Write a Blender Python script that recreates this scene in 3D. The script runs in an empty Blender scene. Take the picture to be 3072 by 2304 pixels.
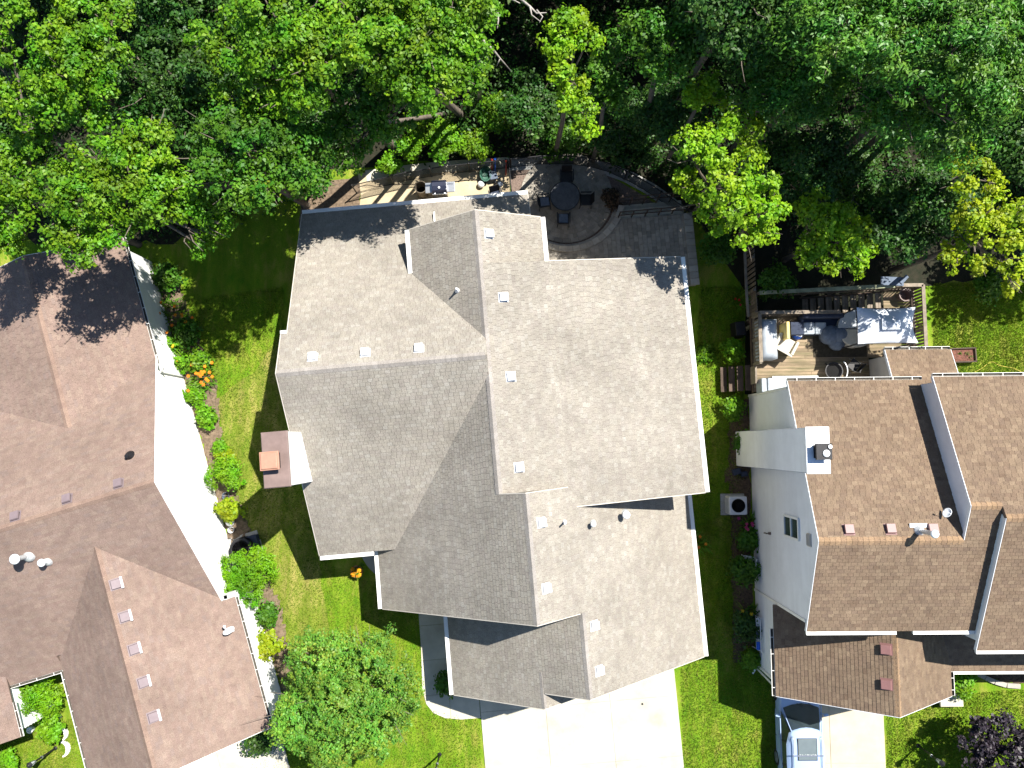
import bpy, math, random
import numpy as np
from mathutils import Matrix, Vector

# ------------------------------------------------------------------ camera, sky, sun, exposure
SC = bpy.context.scene
COL = SC.collection
F_PX, CX, CY, CAM_H = 2338.0, 1536.0, 1152.0, 35.0        # focal length and centre in pixels of the 3072 px photograph
NADIR = (1560.0, 1330.0)                                    # picture point straight below the drone

def _rot():
    z = -np.array([(NADIR[0]-CX)/F_PX, -(NADIR[1]-CY)/F_PX, -1.0]); z /= np.linalg.norm(z)
    x = np.array([1.0, 0, 0]); x -= z*x.dot(z); x /= np.linalg.norm(x)
    return np.array([x, np.cross(z, x), z])
RCAM = _rot()
cam_data = bpy.data.cameras.new('drone_camera')
cam = bpy.data.objects.new('drone_camera', cam_data)
COL.objects.link(cam)
cam_data.sensor_fit = 'HORIZONTAL'; cam_data.sensor_width = 36.0
cam_data.lens = F_PX/3072*36.0
cam_data.clip_start = 0.1; cam_data.clip_end = 1000.0
cam.matrix_world = Matrix([list(RCAM[0])+[0], list(RCAM[1])+[0], list(RCAM[2])+[CAM_H], [0, 0, 0, 1]])
SC.camera = cam

SUN_EL, SUN_AZ = 58.0, 41.5                                # azimuth counted from +X towards +Y
world = bpy.data.worlds.new('World'); SC.world = world; world.use_nodes = True
nt = world.node_tree
sky = nt.nodes.new('ShaderNodeTexSky'); sky.sky_type = 'NISHITA'; sky.sun_disc = False
sky.ozone_density = 3.0; sky.dust_density = 0.4; sky.sun_elevation = math.radians(SUN_EL); sky.sun_rotation = math.radians(90-SUN_AZ)
nt.links.new(sky.outputs[0], nt.nodes['Background'].inputs[0])
nt.nodes['Background'].inputs[1].default_value = 0.07
sd = bpy.data.lights.new('sun', 'SUN'); sd.energy = 5.0; sd.angle = math.radians(0.5); sd.color = (1.0, 0.95, 0.87)
so = bpy.data.objects.new('sun', sd); COL.objects.link(so)
sv = Vector((math.cos(math.radians(SUN_EL))*math.cos(math.radians(SUN_AZ)), math.cos(math.radians(SUN_EL))*math.sin(math.radians(SUN_AZ)), math.sin(math.radians(SUN_EL))))
so.rotation_euler = sv.to_track_quat('Z', 'Y').to_euler(); so.location = sv*60
SC.view_settings.view_transform = 'Standard'; SC.view_settings.look = 'None'
SC.view_settings.exposure = 1.14; SC.view_settings.gamma = 1.0
try: SC.view_settings.use_curve_mapping = False
except Exception: pass
try:
    SC.cycles.max_bounces = 6; SC.cycles.diffuse_bounces = 3; SC.cycles.transmission_bounces = 4; SC.cycles.transparent_max_bounces = 4
except Exception: pass

# ------------------------------------------------------------------ helpers
def at(u, v, z=0.0):
    """point of the place seen at photograph pixel (u, v), at height z"""
    d = RCAM @ np.array([(u-CX)/F_PX, -(v-CY)/F_PX, -1.0]); t = (z-CAM_H)/d[2]
    return Vector((d[0]*t, d[1]*t, z))

class Frame:
    """a house's own axes: u along its front, v towards its back"""
    def __init__(s, deg): s.a = math.radians(deg); s.c, s.s = math.cos(s.a), math.sin(s.a)
    def uv(s, p): return (s.c*p[0]+s.s*p[1], -s.s*p[0]+s.c*p[1])
    def w(s, u, v, z=0.0): return Vector((s.c*u-s.s*v, s.s*u+s.c*v, z))
    def px(s, x, y, z=0.0):
        p = at(x, y, z); u, v = s.uv(p); return (u, v)
    def on(s, x, y, zf, z0=5.0):
        z = z0
        for _ in range(40):
            u, v = s.px(x, y, z); z = .5*z+.5*zf(u, v)
        return Vector((u, v, z))
    def on_wall_u(s, x, y, u0):
        lo, hi = 0.0, 12.0
        f = lambda z: s.px(x, y, z)[0]-u0
        sg = 1 if f(lo) < f(hi) else -1
        for _ in range(40):
            m = (lo+hi)/2
            if f(m)*sg > 0: hi = m
            else: lo = m
        return (s.px(x, y, lo)[1], lo)

class MB:
    """collects geometry for one mesh object"""
    def __init__(s): s.v = []; s.f = []; s.m = []
    def add(s, vs, fs, m=0):
        n = len(s.v); s.v.extend([tuple(p) for p in vs]); s.f.extend([tuple(i+n for i in f) for f in fs]); s.m.extend([m]*len(fs)); return s
    def box(s, c, d, rz=0.0, m=0, taper=1.0):
        x, y, z = d[0]/2, d[1]/2, d[2]/2; ca, sa = math.cos(rz), math.sin(rz); vs = []
        for k in (-1, 1):
            t = taper if k > 0 else 1.0
            for i, j in ((-1, -1), (1, -1), (1, 1), (-1, 1)):
                px, py = i*x*t, j*y*t; vs.append((c[0]+ca*px-sa*py, c[1]+sa*px+ca*py, c[2]+k*z))
        return s.add(vs, [(3, 2, 1, 0), (4, 5, 6, 7), (0, 1, 5, 4), (1, 2, 6, 5), (2, 3, 7, 6), (3, 0, 4, 7)], m)
    def bar(s, a, b, w, h, m=0, up=(0, 0, 1)):
        a, b = Vector(a), Vector(b); d = (b-a).normalized(); up = Vector(up)
        if abs(d.dot(up)) > .95: up = Vector((1, 0, 0))
        x = d.cross(up).normalized(); y = x.cross(d).normalized(); vs = []
        for p in (a, b):
            for i, j in ((-1, -1), (1, -1), (1, 1), (-1, 1)): vs.append(p+x*(i*w/2)+y*(j*h/2))
        return s.add(vs, [(3, 2, 1, 0), (4, 5, 6, 7), (0, 1, 5, 4), (1, 2, 6, 5), (2, 3, 7, 6), (3, 0, 4, 7)], m)
    def tube(s, pts, r, n=8, m=0, cap=True):
        pts = [Vector(p) for p in pts]; rr = r if isinstance(r, (list, tuple)) else [r]*len(pts); rings = []
        for i, p in enumerate(pts):
            d = (pts[min(i+1, len(pts)-1)]-pts[max(i-1, 0)]).normalized()
            x = d.cross(Vector((0, 0, 1)) if abs(d.z) < .9 else Vector((1, 0, 0))).normalized(); y = d.cross(x)
            rings.append([p+(x*math.cos(2*math.pi*k/n)+y*math.sin(2*math.pi*k/n))*rr[i] for k in range(n)])
        vs = [q for r_ in rings for q in r_]; fs = []
        for i in range(len(pts)-1):
            for k in range(n): fs.append((i*n+k, i*n+(k+1) % n, (i+1)*n+(k+1) % n, (i+1)*n+k))
        if cap: fs += [tuple(range(n))[::-1], tuple((len(pts)-1)*n+k for k in range(n))]
        return s.add(vs, fs, m)
    def lathe(s, prof, c=(0, 0, 0), n=16, m=0, sx=1.0, sy=1.0, rz=0.0):
        vs, fs = [], []; ca, sa = math.cos(rz), math.sin(rz)
        for r, z in prof:
            for k in range(n):
                x, y = r*sx*math.cos(2*math.pi*k/n), r*sy*math.sin(2*math.pi*k/n); vs.append((c[0]+ca*x-sa*y, c[1]+sa*x+ca*y, c[2]+z))
        for i in range(len(prof)-1):
            for k in range(n): fs.append((i*n+k, i*n+(k+1) % n, (i+1)*n+(k+1) % n, (i+1)*n+k))
        if prof[0][0] > 1e-4: fs.append(tuple(range(n))[::-1])
        if prof[-1][0] > 1e-4: fs.append(tuple((len(prof)-1)*n+k for k in range(n)))
        return s.add(vs, fs, m)
    def prism(s, poly, z0, z1, m=0, bevel=0.0):
        n = len(poly); ar = sum(poly[i][0]*poly[(i+1) % n][1]-poly[(i+1) % n][0]*poly[i][1] for i in range(n))
        if ar < 0: poly = poly[::-1]
        vs = [(p[0], p[1], z0) for p in poly]+[(p[0], p[1], z1) for p in poly]
        return s.add(vs, [tuple(range(n))[::-1], tuple(range(n, 2*n))]+[(i, (i+1) % n, n+(i+1) % n, n+i) for i in range(n)], m)
    def slab(s, poly3, t, m=0, lift=0.0):
        """a planar polygon given thickness t downwards along its normal"""
        p = [Vector(q) for q in poly3]; n = (p[1]-p[0]).cross(p[2]-p[0]).normalized()
        if n.z < 0 or (abs(n.z) < 1e-3 and False): p = p[::-1]; n = -n
        k = len(p); vs = [q+n*lift for q in p]+[q+n*(lift-t) for q in p]
        return s.add(vs, [tuple(range(k)), tuple(range(k, 2*k))[::-1]]+[(i, k+i, k+(i+1) % k, (i+1) % k) for i in range(k)], m)
    def build(s, name, mats, parent=None, off=None, smooth=False, kind=None, bevel=0.0, label=None):
        me = bpy.data.meshes.new(name)
        vs = s.v if off is None else [(a-off[0], b-off[1], c-off[2]) for a, b, c in s.v]
        me.from_pydata(vs, [], s.f)
        ml = mats if isinstance(mats, (list, tuple)) else [mats]
        for q in ml: me.materials.append(q)
        if len(ml) > 1: me.polygons.foreach_set('material_index', s.m)
        if smooth: me.polygons.foreach_set('use_smooth', [True]*len(s.f))
        me.update()
        o = bpy.data.objects.new(name, me); COL.objects.link(o)
        if parent is not None: o.parent = parent
        if kind: o['kind'] = kind
        if label: o['label'] = label
        if bevel:
            b = o.modifiers.new('bevel', 'BEVEL'); b.width = bevel; b.segments = 2; b.limit_method = 'ANGLE'; b.angle_limit = math.radians(40)
        return o

def tag(o, label=None, cat=None, group=None, kind=None):
    if label: o['label'] = label
    if cat: o['category'] = cat
    if group: o['group'] = group
    if kind: o['kind'] = kind
    return o
def thing(name, label, cat, loc=(0, 0, 0), rz=0.0, group=None):
    o = bpy.data.objects.new(name, None); COL.objects.link(o); o.empty_display_size = .2
    o.location = loc; o.rotation_euler = (0, 0, rz)
    return tag(o, label, cat, group)
def copy_tree(o, parent=None):
    c = o.copy(); COL.objects.link(c)
    if parent is not None: c.parent = parent
    for ch in [x for x in o.children]: copy_tree(ch, c)
    return c
def again(o, loc, rz=0.0, label=None, scale=None):
    c = copy_tree(o); c.location = loc; c.rotation_euler = (0, 0, rz)
    if label: c['label'] = label
    if scale: c.scale = (scale, scale, scale)
    return c

def clip(poly, rect):
    """cut a 2-D polygon to an axis rectangle (a0, a1, b0, b1)"""
    for ax, val, sg in ((0, rect[0], 1), (0, rect[1], -1), (1, rect[2], 1), (1, rect[3], -1)):
        out = []; n = len(poly)
        for i in range(n):
            p, q = poly[i], poly[(i+1) % n]; dp, dq = sg*(p[ax]-val), sg*(q[ax]-val)
            if dp >= 0: out.append(p)
            if (dp > 1e-9 and dq < -1e-9) or (dp < -1e-9 and dq > 1e-9):
                t = dp/(dp-dq); out.append((p[0]+t*(q[0]-p[0]), p[1]+t*(q[1]-p[1])))
        poly = out
        if len(poly) < 3: return []
    return poly

# ------------------------------------------------------------------ materials
def _new(name):
    m = bpy.data.materials.new(name); m.use_nodes = True
    return m, m.node_tree, m.node_tree.nodes, m.node_tree.links, m.node_tree.nodes['Principled BSDF']
def ramp(nodes, stops):
    r = nodes.new('ShaderNodeValToRGB'); e = r.color_ramp.elements
    while len(e) < len(stops): e.new(.5)
    for k, (p, c) in enumerate(stops): e[k].position = p; e[k].color = (c[0], c[1], c[2], 1)
    return r
def mat(name, col, rough=.7, var=.15, scale=6.0, bump=.15, bscale=60.0, spec=.3, metal=0.0, island=0.0, stain=0.0, col2=None, grain=0.0, stretch=None):
    """a surface of one base colour with noise, small relief and, if wanted, a little variation from piece to piece"""
    m, t, N, L, b = _new(name)
    tc = N.new('ShaderNodeTexCoord'); mp = N.new('ShaderNodeMapping'); L.new(tc.outputs['Object'], mp.inputs[0])
    if stretch: mp.inputs['Scale'].default_value = stretch
    n1 = N.new('ShaderNodeTexNoise'); n1.inputs['Scale'].default_value = scale; n1.inputs['Detail'].default_value = 6; n1.inputs['Roughness'].default_value = .65
    L.new(mp.outputs[0], n1.inputs['Vector'])
    c2 = col2 or tuple(x*(1-2*var) for x in col); c1 = tuple(min(1, x*(1+var)) for x in col)
    r = ramp(N, [(.3, c2), (.7, c1)]); L.new(n1.outputs['Fac'], r.inputs[0]); out = r.outputs[0]
    def mul(sock, fac_sock, lo, hi):
        mr = N.new('ShaderNodeMapRange'); mr.inputs['To Min'].default_value = lo; mr.inputs['To Max'].default_value = hi; L.new(fac_sock, mr.inputs[0])
        mx = N.new('ShaderNodeMix'); mx.data_type = 'RGBA'; mx.blend_type = 'MULTIPLY'; mx.inputs[0].default_value = 1.0
        L.new(sock, mx.inputs[6]); L.new(mr.outputs[0], mx.inputs[7]); return mx.outputs[2]
    if island:
        g = N.new('ShaderNodeNewGeometry'); oi = N.new('ShaderNodeObjectInfo'); ad = N.new('ShaderNodeMath'); ad.operation = 'ADD'
        L.new(g.outputs['Random Per Island'], ad.inputs[0]); L.new(oi.outputs['Random'], ad.inputs[1])
        fr = N.new('ShaderNodeMath'); fr.operation = 'FRACT'; L.new(ad.outputs[0], fr.inputs[0]); out = mul(out, fr.outputs[0], 1-island, 1+island)
    if stain:
        n3 = N.new('ShaderNodeTexNoise'); n3.inputs['Scale'].default_value = .6; n3.inputs['Detail'].default_value = 4; L.new(tc.outputs['Object'], n3.inputs['Vector'])
        out = mul(out, n3.outputs['Fac'], 1+stain, 1-stain)
    if grain:
        n4 = N.new('ShaderNodeTexNoise'); n4.inputs['Scale'].default_value = 45; n4.inputs['Detail'].default_value = 3; L.new(tc.outputs['Object'], n4.inputs['Vector'])
        out = mul(out, n4.outputs['Fac'], 1-grain, 1+grain)
    L.new(out, b.inputs['Base Color'])
    b.inputs['Roughness'].default_value = rough; b.inputs['Metallic'].default_value = metal; b.inputs['Specular IOR Level'].default_value = spec
    if bump:
        n2 = N.new('ShaderNodeTexNoise'); n2.inputs['Scale'].default_value = bscale; n2.inputs['Detail'].default_value = 5; L.new(tc.outputs['Object'], n2.inputs['Vector'])
        bp = N.new('ShaderNodeBump'); bp.inputs['Strength'].default_value = bump; bp.inputs['Distance'].default_value = .02
        L.new(n2.outputs['Fac'], bp.inputs['Height']); L.new(bp.outputs[0], b.inputs['Normal'])
    return m
def shingle_mat(name, cols, weather=.12):
    """asphalt shingles: one colour of the blend per tab, granules, weathering in broad patches"""
    m, t, N, L, b = _new(name)
    g = N.new('ShaderNodeNewGeometry'); oi = N.new('ShaderNodeObjectInfo'); ad = N.new('ShaderNodeMath'); ad.operation = 'ADD'
    L.new(g.outputs['Random Per Island'], ad.inputs[0]); L.new(oi.outputs['Random'], ad.inputs[1])
    fr = N.new('ShaderNodeMath'); fr.operation = 'FRACT'; L.new(ad.outputs[0], fr.inputs[0])
    n = len(cols); r = ramp(N, [(i/(n-1), c) for i, c in enumerate(cols)]); L.new(fr.outputs[0], r.inputs[0])
    tc = N.new('ShaderNodeTexCoord')
    out = r.outputs[0]
    for sc, lo, hi, det in ((.45, 1-weather, 1+weather, 5), (3.0, .9, 1.1, 4), (38.0, .72, 1.28, 3)):
        n1 = N.new('ShaderNodeTexNoise'); n1.inputs['Scale'].default_value = sc; n1.inputs['Detail'].default_value = det; L.new(tc.outputs['Object'], n1.inputs['Vector'])
        mr = N.new('ShaderNodeMapRange'); mr.inputs[1].default_value = .3; mr.inputs[2].default_value = .7; mr.inputs[3].default_value = lo; mr.inputs[4].default_value = hi; L.new(n1.outputs['Fac'], mr.inputs[0])
        mx = N.new('ShaderNodeMix'); mx.data_type = 'RGBA'; mx.blend_type = 'MULTIPLY'; mx.inputs[0].default_value = 1.0
        L.new(out, mx.inputs[6]); L.new(mr.outputs[0], mx.inputs[7]); out = mx.outputs[2]
    L.new(out, b.inputs['Base Color']); b.inputs['Roughness'].default_value = .92; b.inputs['Specular IOR Level'].default_value = .15
    n2 = N.new('ShaderNodeTexNoise'); n2.inputs['Scale'].default_value = 120; L.new(tc.outputs['Object'], n2.inputs['Vector'])
    bp = N.new('ShaderNodeBump'); bp.inputs['Strength'].default_value = .25; bp.inputs['Distance'].default_value = .01; L.new(n2.outputs['Fac'], bp.inputs['Height']); L.new(bp.outputs[0], b.inputs['Normal'])
    return m
def leaf_mat(name, cols, trans=.35, rough=.5, spec=.3):
    m, t, N, L, b = _new(name)
    g = N.new('ShaderNodeNewGeometry'); n = len(cols)
    r = ramp(N, [(i/(n-1), c) for i, c in enumerate(cols)]); L.new(g.outputs['Random Per Island'], r.inputs[0])
    tc = N.new('ShaderNodeTexCoord'); n1 = N.new('ShaderNodeTexNoise'); n1.inputs['Scale'].default_value = .7; n1.inputs['Detail'].default_value = 3; L.new(tc.outputs['Object'], n1.inputs['Vector'])
    mr = N.new('ShaderNodeMapRange'); mr.inputs[1].default_value = .3; mr.inputs[2].default_value = .7; mr.inputs[3].default_value = .62; mr.inputs[4].default_value = 1.32; L.new(n1.outputs['Fac'], mr.inputs[0])
    n5 = N.new('ShaderNodeTexNoise'); n5.inputs['Scale'].default_value = 1.1; n5.inputs['Detail'].default_value = 2; L.new(tc.outputs['Object'], n5.inputs['Vector'])
    m5 = N.new('ShaderNodeMapRange'); m5.inputs[1].default_value = .3; m5.inputs[2].default_value = .7; m5.inputs[3].default_value = .475; m5.inputs[4].default_value = .52; L.new(n5.outputs['Fac'], m5.inputs[0])
    hs = N.new('ShaderNodeHueSaturation'); L.new(m5.outputs[0], hs.inputs['Hue']); L.new(r.outputs[0], hs.inputs['Color'])
    mx = N.new('ShaderNodeMix'); mx.data_type = 'RGBA'; mx.blend_type = 'MULTIPLY'; mx.inputs[0].default_value = 1.0; L.new(hs.outputs[0], mx.inputs[6]); L.new(mr.outputs[0], mx.inputs[7])
    L.new(mx.outputs[2], b.inputs['Base Color']); b.inputs['Roughness'].default_value = rough; b.inputs['Specular IOR Level'].default_value = spec
    tr = N.new('ShaderNodeBsdfTranslucent'); ht = N.new('ShaderNodeMix'); ht.data_type = 'RGBA'; ht.blend_type = 'MULTIPLY'; ht.inputs[0].default_value = 1.0
    L.new(mx.outputs[2], ht.inputs[6]); ht.inputs[7].default_value = (1.25, 1.3, .5, 1); L.new(ht.outputs[2], tr.inputs[0])
    ms = N.new('ShaderNodeMixShader'); ms.inputs[0].default_value = trans; L.new(b.outputs[0], ms.inputs[1]); L.new(tr.outputs[0], ms.inputs[2])
    L.new(ms.outputs[0], N['Material Output'].inputs['Surface'])
    return m
def glass_mat(name, tint=(.02, .03, .035), rough=.04):
    m, t, N, L, b = _new(name)
    n1 = N.new('ShaderNodeTexNoise'); n1.inputs['Scale'].default_value = 2.0
    r = ramp(N, [(.3, tint), (.8, tuple(x*1.6 for x in tint))]); L.new(n1.outputs['Fac'], r.inputs[0]); L.new(r.outputs[0], b.inputs['Base Color'])
    b.inputs['Roughness'].default_value = rough; b.inputs['Specular IOR Level'].default_value = .6
    return m
def lawn_mat(name, cols):
    m, t, N, L, b = _new(name); tc = N.new('ShaderNodeTexCoord')
    def noise(s, d, st=None):
        n = N.new('ShaderNodeTexNoise'); n.inputs['Scale'].default_value = s; n.inputs['Detail'].default_value = d; n.inputs['Roughness'].default_value = .62
        if st:
            mp = N.new('ShaderNodeMapping'); mp.inputs['Scale'].default_value = st; mp.inputs['Rotation'].default_value = (0, 0, .1); L.new(tc.outputs['Object'], mp.inputs[0]); L.new(mp.outputs[0], n.inputs['Vector'])
        else: L.new(tc.outputs['Object'], n.inputs['Vector'])
        return n
    big = noise(.42, 5); mid = noise(2.2, 6, (1.6, .5, 1)); fine = noise(22, 5)
    r1 = ramp(N, cols)
    ad = N.new('ShaderNodeMath'); ad.operation = 'MULTIPLY_ADD'; ad.inputs[1].default_value = .5; L.new(mid.outputs['Fac'], ad.inputs[0])
    h = N.new('ShaderNodeMath'); h.operation = 'MULTIPLY'; h.inputs[1].default_value = .5; L.new(big.outputs['Fac'], h.inputs[0]); L.new(h.outputs[0], ad.inputs[2]); L.new(ad.outputs[0], r1.inputs[0])
    mr = N.new('ShaderNodeMapRange'); mr.inputs[1].default_value = .25; mr.inputs[2].default_value = .75; mr.inputs[3].default_value = .6; mr.inputs[4].default_value = 1.4; L.new(fine.outputs['Fac'], mr.inputs[0])
    mx = N.new('ShaderNodeMix'); mx.data_type = 'RGBA'; mx.blend_type = 'MULTIPLY'; mx.inputs[0].default_value = 1.0; L.new(r1.outputs[0], mx.inputs[6]); L.new(mr.outputs[0], mx.inputs[7])
    wv = N.new('ShaderNodeTexWave'); wv.inputs['Scale'].default_value = .3; wv.inputs['Distortion'].default_value = 2.5; wv.inputs['Detail'].default_value = 2; L.new(tc.outputs['Object'], wv.inputs['Vector'])
    m6 = N.new('ShaderNodeMapRange'); m6.inputs[3].default_value = .9; m6.inputs[4].default_value = 1.08; L.new(wv.outputs['Fac'], m6.inputs[0])
    m7 = N.new('ShaderNodeMix'); m7.data_type = 'RGBA'; m7.blend_type = 'MULTIPLY'; m7.inputs[0].default_value = 1.0; L.new(mx.outputs[2], m7.inputs[6]); L.new(m6.outputs[0], m7.inputs[7]); mx = m7
    L.new(mx.outputs[2], b.inputs['Base Color']); b.inputs['Roughness'].default_value = .9; b.inputs['Specular IOR Level'].default_value = .1
    bp = N.new('ShaderNodeBump'); bp.inputs['Strength'].default_value = .6; bp.inputs['Distance'].default_value = .04; L.new(fine.outputs['Fac'], bp.inputs['Height']); L.new(bp.outputs[0], b.inputs['Normal'])
    return m

M = {}
M['shingle_grey'] = shingle_mat('shingle_grey', [(0.228, 0.210, 0.179), (0.257, 0.236, 0.199), (0.237, 0.216, 0.187), (0.270, 0.253, 0.217), (0.246, 0.225, 0.192), (0.233, 0.210, 0.183), (0.280, 0.264, 0.231)])
M['shingle_tan'] = shingle_mat('shingle_tan', [(0.189, 0.134, 0.112), (0.210, 0.154, 0.125), (0.194, 0.139, 0.117), (0.219, 0.164, 0.132), (0.189, 0.141, 0.122)])
M['shingle_brown'] = shingle_mat('shingle_brown', [(0.132, 0.092, 0.064), (0.176, 0.129, 0.088), (0.149, 0.105, 0.074), (0.193, 0.143, 0.098), (0.136, 0.097, 0.070), (0.163, 0.119, 0.082)], .08)
M['cap_tan'] = shingle_mat('cap_tan', [(0.193, 0.133, 0.107), (0.220, 0.156, 0.122)])
M['cap_brown'] = shingle_mat('cap_brown', [(0.225, 0.150, 0.090), (0.252, 0.171, 0.105), (0.207, 0.139, 0.089)])
M['cap_grey'] = shingle_mat('cap_grey', [(0.234, 0.214, 0.194), (0.270, 0.250, 0.230)])
M['white'] = mat('white_paint', (.80, .80, .77), .5, .03, 3, .03)
M['siding_white'] = mat('white_siding', (.78, .79, .77), .55, .03, 1.2, .04, island=.02)
M['siding_pale'] = mat('pale_siding', (.76, .785, .82), .55, .04, 1.2, .04, island=.02)
M['siding_beige'] = mat('beige_siding', (.52, .48, .42), .6, .05, 1.2, .05, island=.03)
M['gutter'] = mat('white_gutter_metal', (.82, .82, .78), .35, .04, 2, .0, stain=.05)
M['gutter_in'] = mat('dark_gutter_inside', (.10, .09, .075), .9, .2, 5, .2)  # darker colour on the gutter's inner faces
M['trim_brown'] = mat('brown_fascia', (.16, .12, .10), .6, .1, 4, .05)
M['grey_metal'] = mat('galvanised_metal', (.55, .57, .58), .4, .08, 5, .04, metal=.35)
M['vent_white'] = mat('pale_vent_metal', (.74, .77, .80), .4, .04, 5, .02)
M['vent_mauve'] = mat('mauve_brown_vent_plastic', (.185, .145, .155), .5, .06, 5, .02)
M['vent_pink'] = mat('dusty_red_vent_plastic', (.22, .115, .11), .45, .06, 5, .02)
M['black'] = mat('black_plastic', (.015, .015, .017), .45, .1, 8, .03)
M['black_metal'] = mat('black_metal', (.02, .02, .023), .4, .15, 9, .03, metal=.2)
M['dark_hole'] = mat('dark_inside', (.006, .006, .006), .9, .1, 4, 0)
M['steel'] = mat('brushed_steel', (.50, .52, .55), .28, .05, 8, .02, metal=.85)
M['concrete'] = mat('concrete', (.47, .445, .36), .85, .12, .8, .12, 80, stain=.3, grain=.12)
M['concrete_beige'] = mat('beige_concrete', (.46, .405, .30), .85, .08, 1.1, .12, 80, stain=.16, grain=.08)
M['concrete_old'] = mat('old_grey_concrete', (.33, .33, .32), .88, .1, 1.5, .15, 80, stain=.2, grain=.1)
M['paver'] = mat('grey_paver', (.29, .265, .225), .88, .12, 4, .2, 90, island=.2, grain=.12)
M['paver_cap'] = mat('cap_stone', (.36, .335, .29), .88, .1, 4, .2, 90, island=.12, grain=.1)
M['stone_pale'] = mat('pale_limestone', (.45, .42, .35), .85, .12, 4, .2, 60, island=.15)
M['mulch_red'] = mat('red_mulch', (.16, .07, .05), .95, .35, 14, .8, 50, grain=.3)
M['mulch'] = mat('brown_mulch', (.11, .075, .05), .95, .35, 12, .8, 50, grain=.3)
M['bed_earth'] = mat('garden_bed_earth', (.17, .125, .085), .95, .3, 8, .6, 40, grain=.25)
M['sand'] = mat('sandy_earth', (.47, .385, .255), .95, .1, 1.6, .35, 30, stain=.12, grain=.12)
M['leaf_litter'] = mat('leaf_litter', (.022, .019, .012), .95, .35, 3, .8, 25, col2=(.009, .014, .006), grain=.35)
M['gravel'] = mat('red_brown_gravel', (.19, .14, .115), .95, .3, 20, .8, 60, grain=.3)
M['bark'] = mat('grey_bark', (.15, .125, .10), .9, .25, 5, .8, 18, stretch=(1, 1, .2))
M['bark_pale'] = mat('dead_grey_wood', (.36, .33, .29), .85, .2, 6, .5, 25)
M['deck'] = mat('weathered_deck_wood', (.235, .17, .115), .85, .2, 3, .35, 40, island=.25, stretch=(.3, 2, 1), stain=.4, col2=(.115, .105, .055))
M['deck_dark'] = mat('dark_stained_wood', (.085, .06, .045), .8, .2, 3, .3, 40, island=.2)
M['rail_wood'] = mat('grey_brown_rail_wood', (.24, .20, .155), .85, .2, 4, .3, 40, island=.12, grain=.15)
M['rail_moss'] = mat('mossy_pale_rail_wood', (.35, .37, .24), .9, .25, 4, .3, 40, stain=.2)
M['cover_grey'] = mat('grey_vinyl_cover', (.36, .40, .44), .55, .06, 3, .25, 7)
M['canvas'] = mat('pale_blue_grey_canvas', (.62, .66, .72), .8, .04, 3, .1, 60)
M['cushion_navy'] = mat('navy_cushion_cloth', (.035, .045, .075), .85, .15, 8, .1)
M['cushion_blue'] = mat('slate_blue_cloth', (.12, .15, .20), .85, .15, 8, .1)
M['beige'] = mat('beige_cloth', (.48, .45, .38), .85, .08, 8, .1)
M['yellow'] = mat('yellow_board', (.72, .56, .20), .6, .06, 8, .05)
M['blue'] = mat('bright_blue_plastic', (.03, .13, .62), .4, .08, 5, .02)
M['red'] = mat('red_plastic', (.42, .05, .03), .45, .1, 6, .03)
M['brown_metal'] = mat('brown_painted_metal', (.20, .145, .13), .4, .12, 2, .06, stain=.12)
M['clay'] = mat('copper_orange_metal', (.40, .21, .145), .45, .1, 3, .05, stain=.12)
M['car'] = mat('pale_blue_car_paint', (.33, .44, .64), .2, .01, 2, 0, spec=.6)
M['tyre'] = mat('tyre_rubber', (.02, .02, .02), .85, .1, 9, .05)
M['glass'] = glass_mat('dark_car_glass')
M['pane'] = glass_mat('window_pane', (.035, .05, .05), .06)
M['lamp_glass'] = mat('frosted_lamp_glass', (.62, .66, .68), .2, .05, 4, 0, spec=.6)
M['terracotta'] = mat('terracotta', (.36, .17, .10), .8, .12, 5, .1)
M['green_paint'] = mat('dark_green_paint', (.03, .10, .07), .5, .1, 5, .03)
M['hose_yellow'] = mat('yellow_hose', (.55, .45, .08), .5, .08, 5, 0)
M['hose_green'] = mat('green_hose', (.06, .16, .07), .5, .08, 5, 0)
M['cord'] = mat('brown_cord', (.05, .04, .035), .7, .1, 5, 0)
M['lawn'] = lawn_mat('lawn_grass', [(.38, (.070, .165, .007)), (.50, (.125, .205, .012)), (.61, (.215, .23, .038))])
M['lawn_dry'] = lawn_mat('dry_lawn_grass', [(.36, (.085, .155, .010)), (.48, (.155, .19, .026)), (.60, (.255, .232, .065))])
M['petal_orange'] = leaf_mat('orange_petals', [(.75, .20, .01), (.85, .33, .02), (.70, .16, .01)], .3)
M['petal_gold'] = leaf_mat('golden_petals', [(.80, .38, .01), (.85, .48, .02), (.75, .28, .01)], .3)
M['petal_pink'] = leaf_mat('pink_petals', [(.50, .03, .14), (.60, .06, .22)], .3)
M['petal_red'] = leaf_mat('red_petals', [(.6, .02, .01), (.7, .05, .02)], .3)
M['petal_yellow'] = leaf_mat('yellow_petals', [(.8, .5, .01), (.8, .6, .03)], .3)
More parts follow.
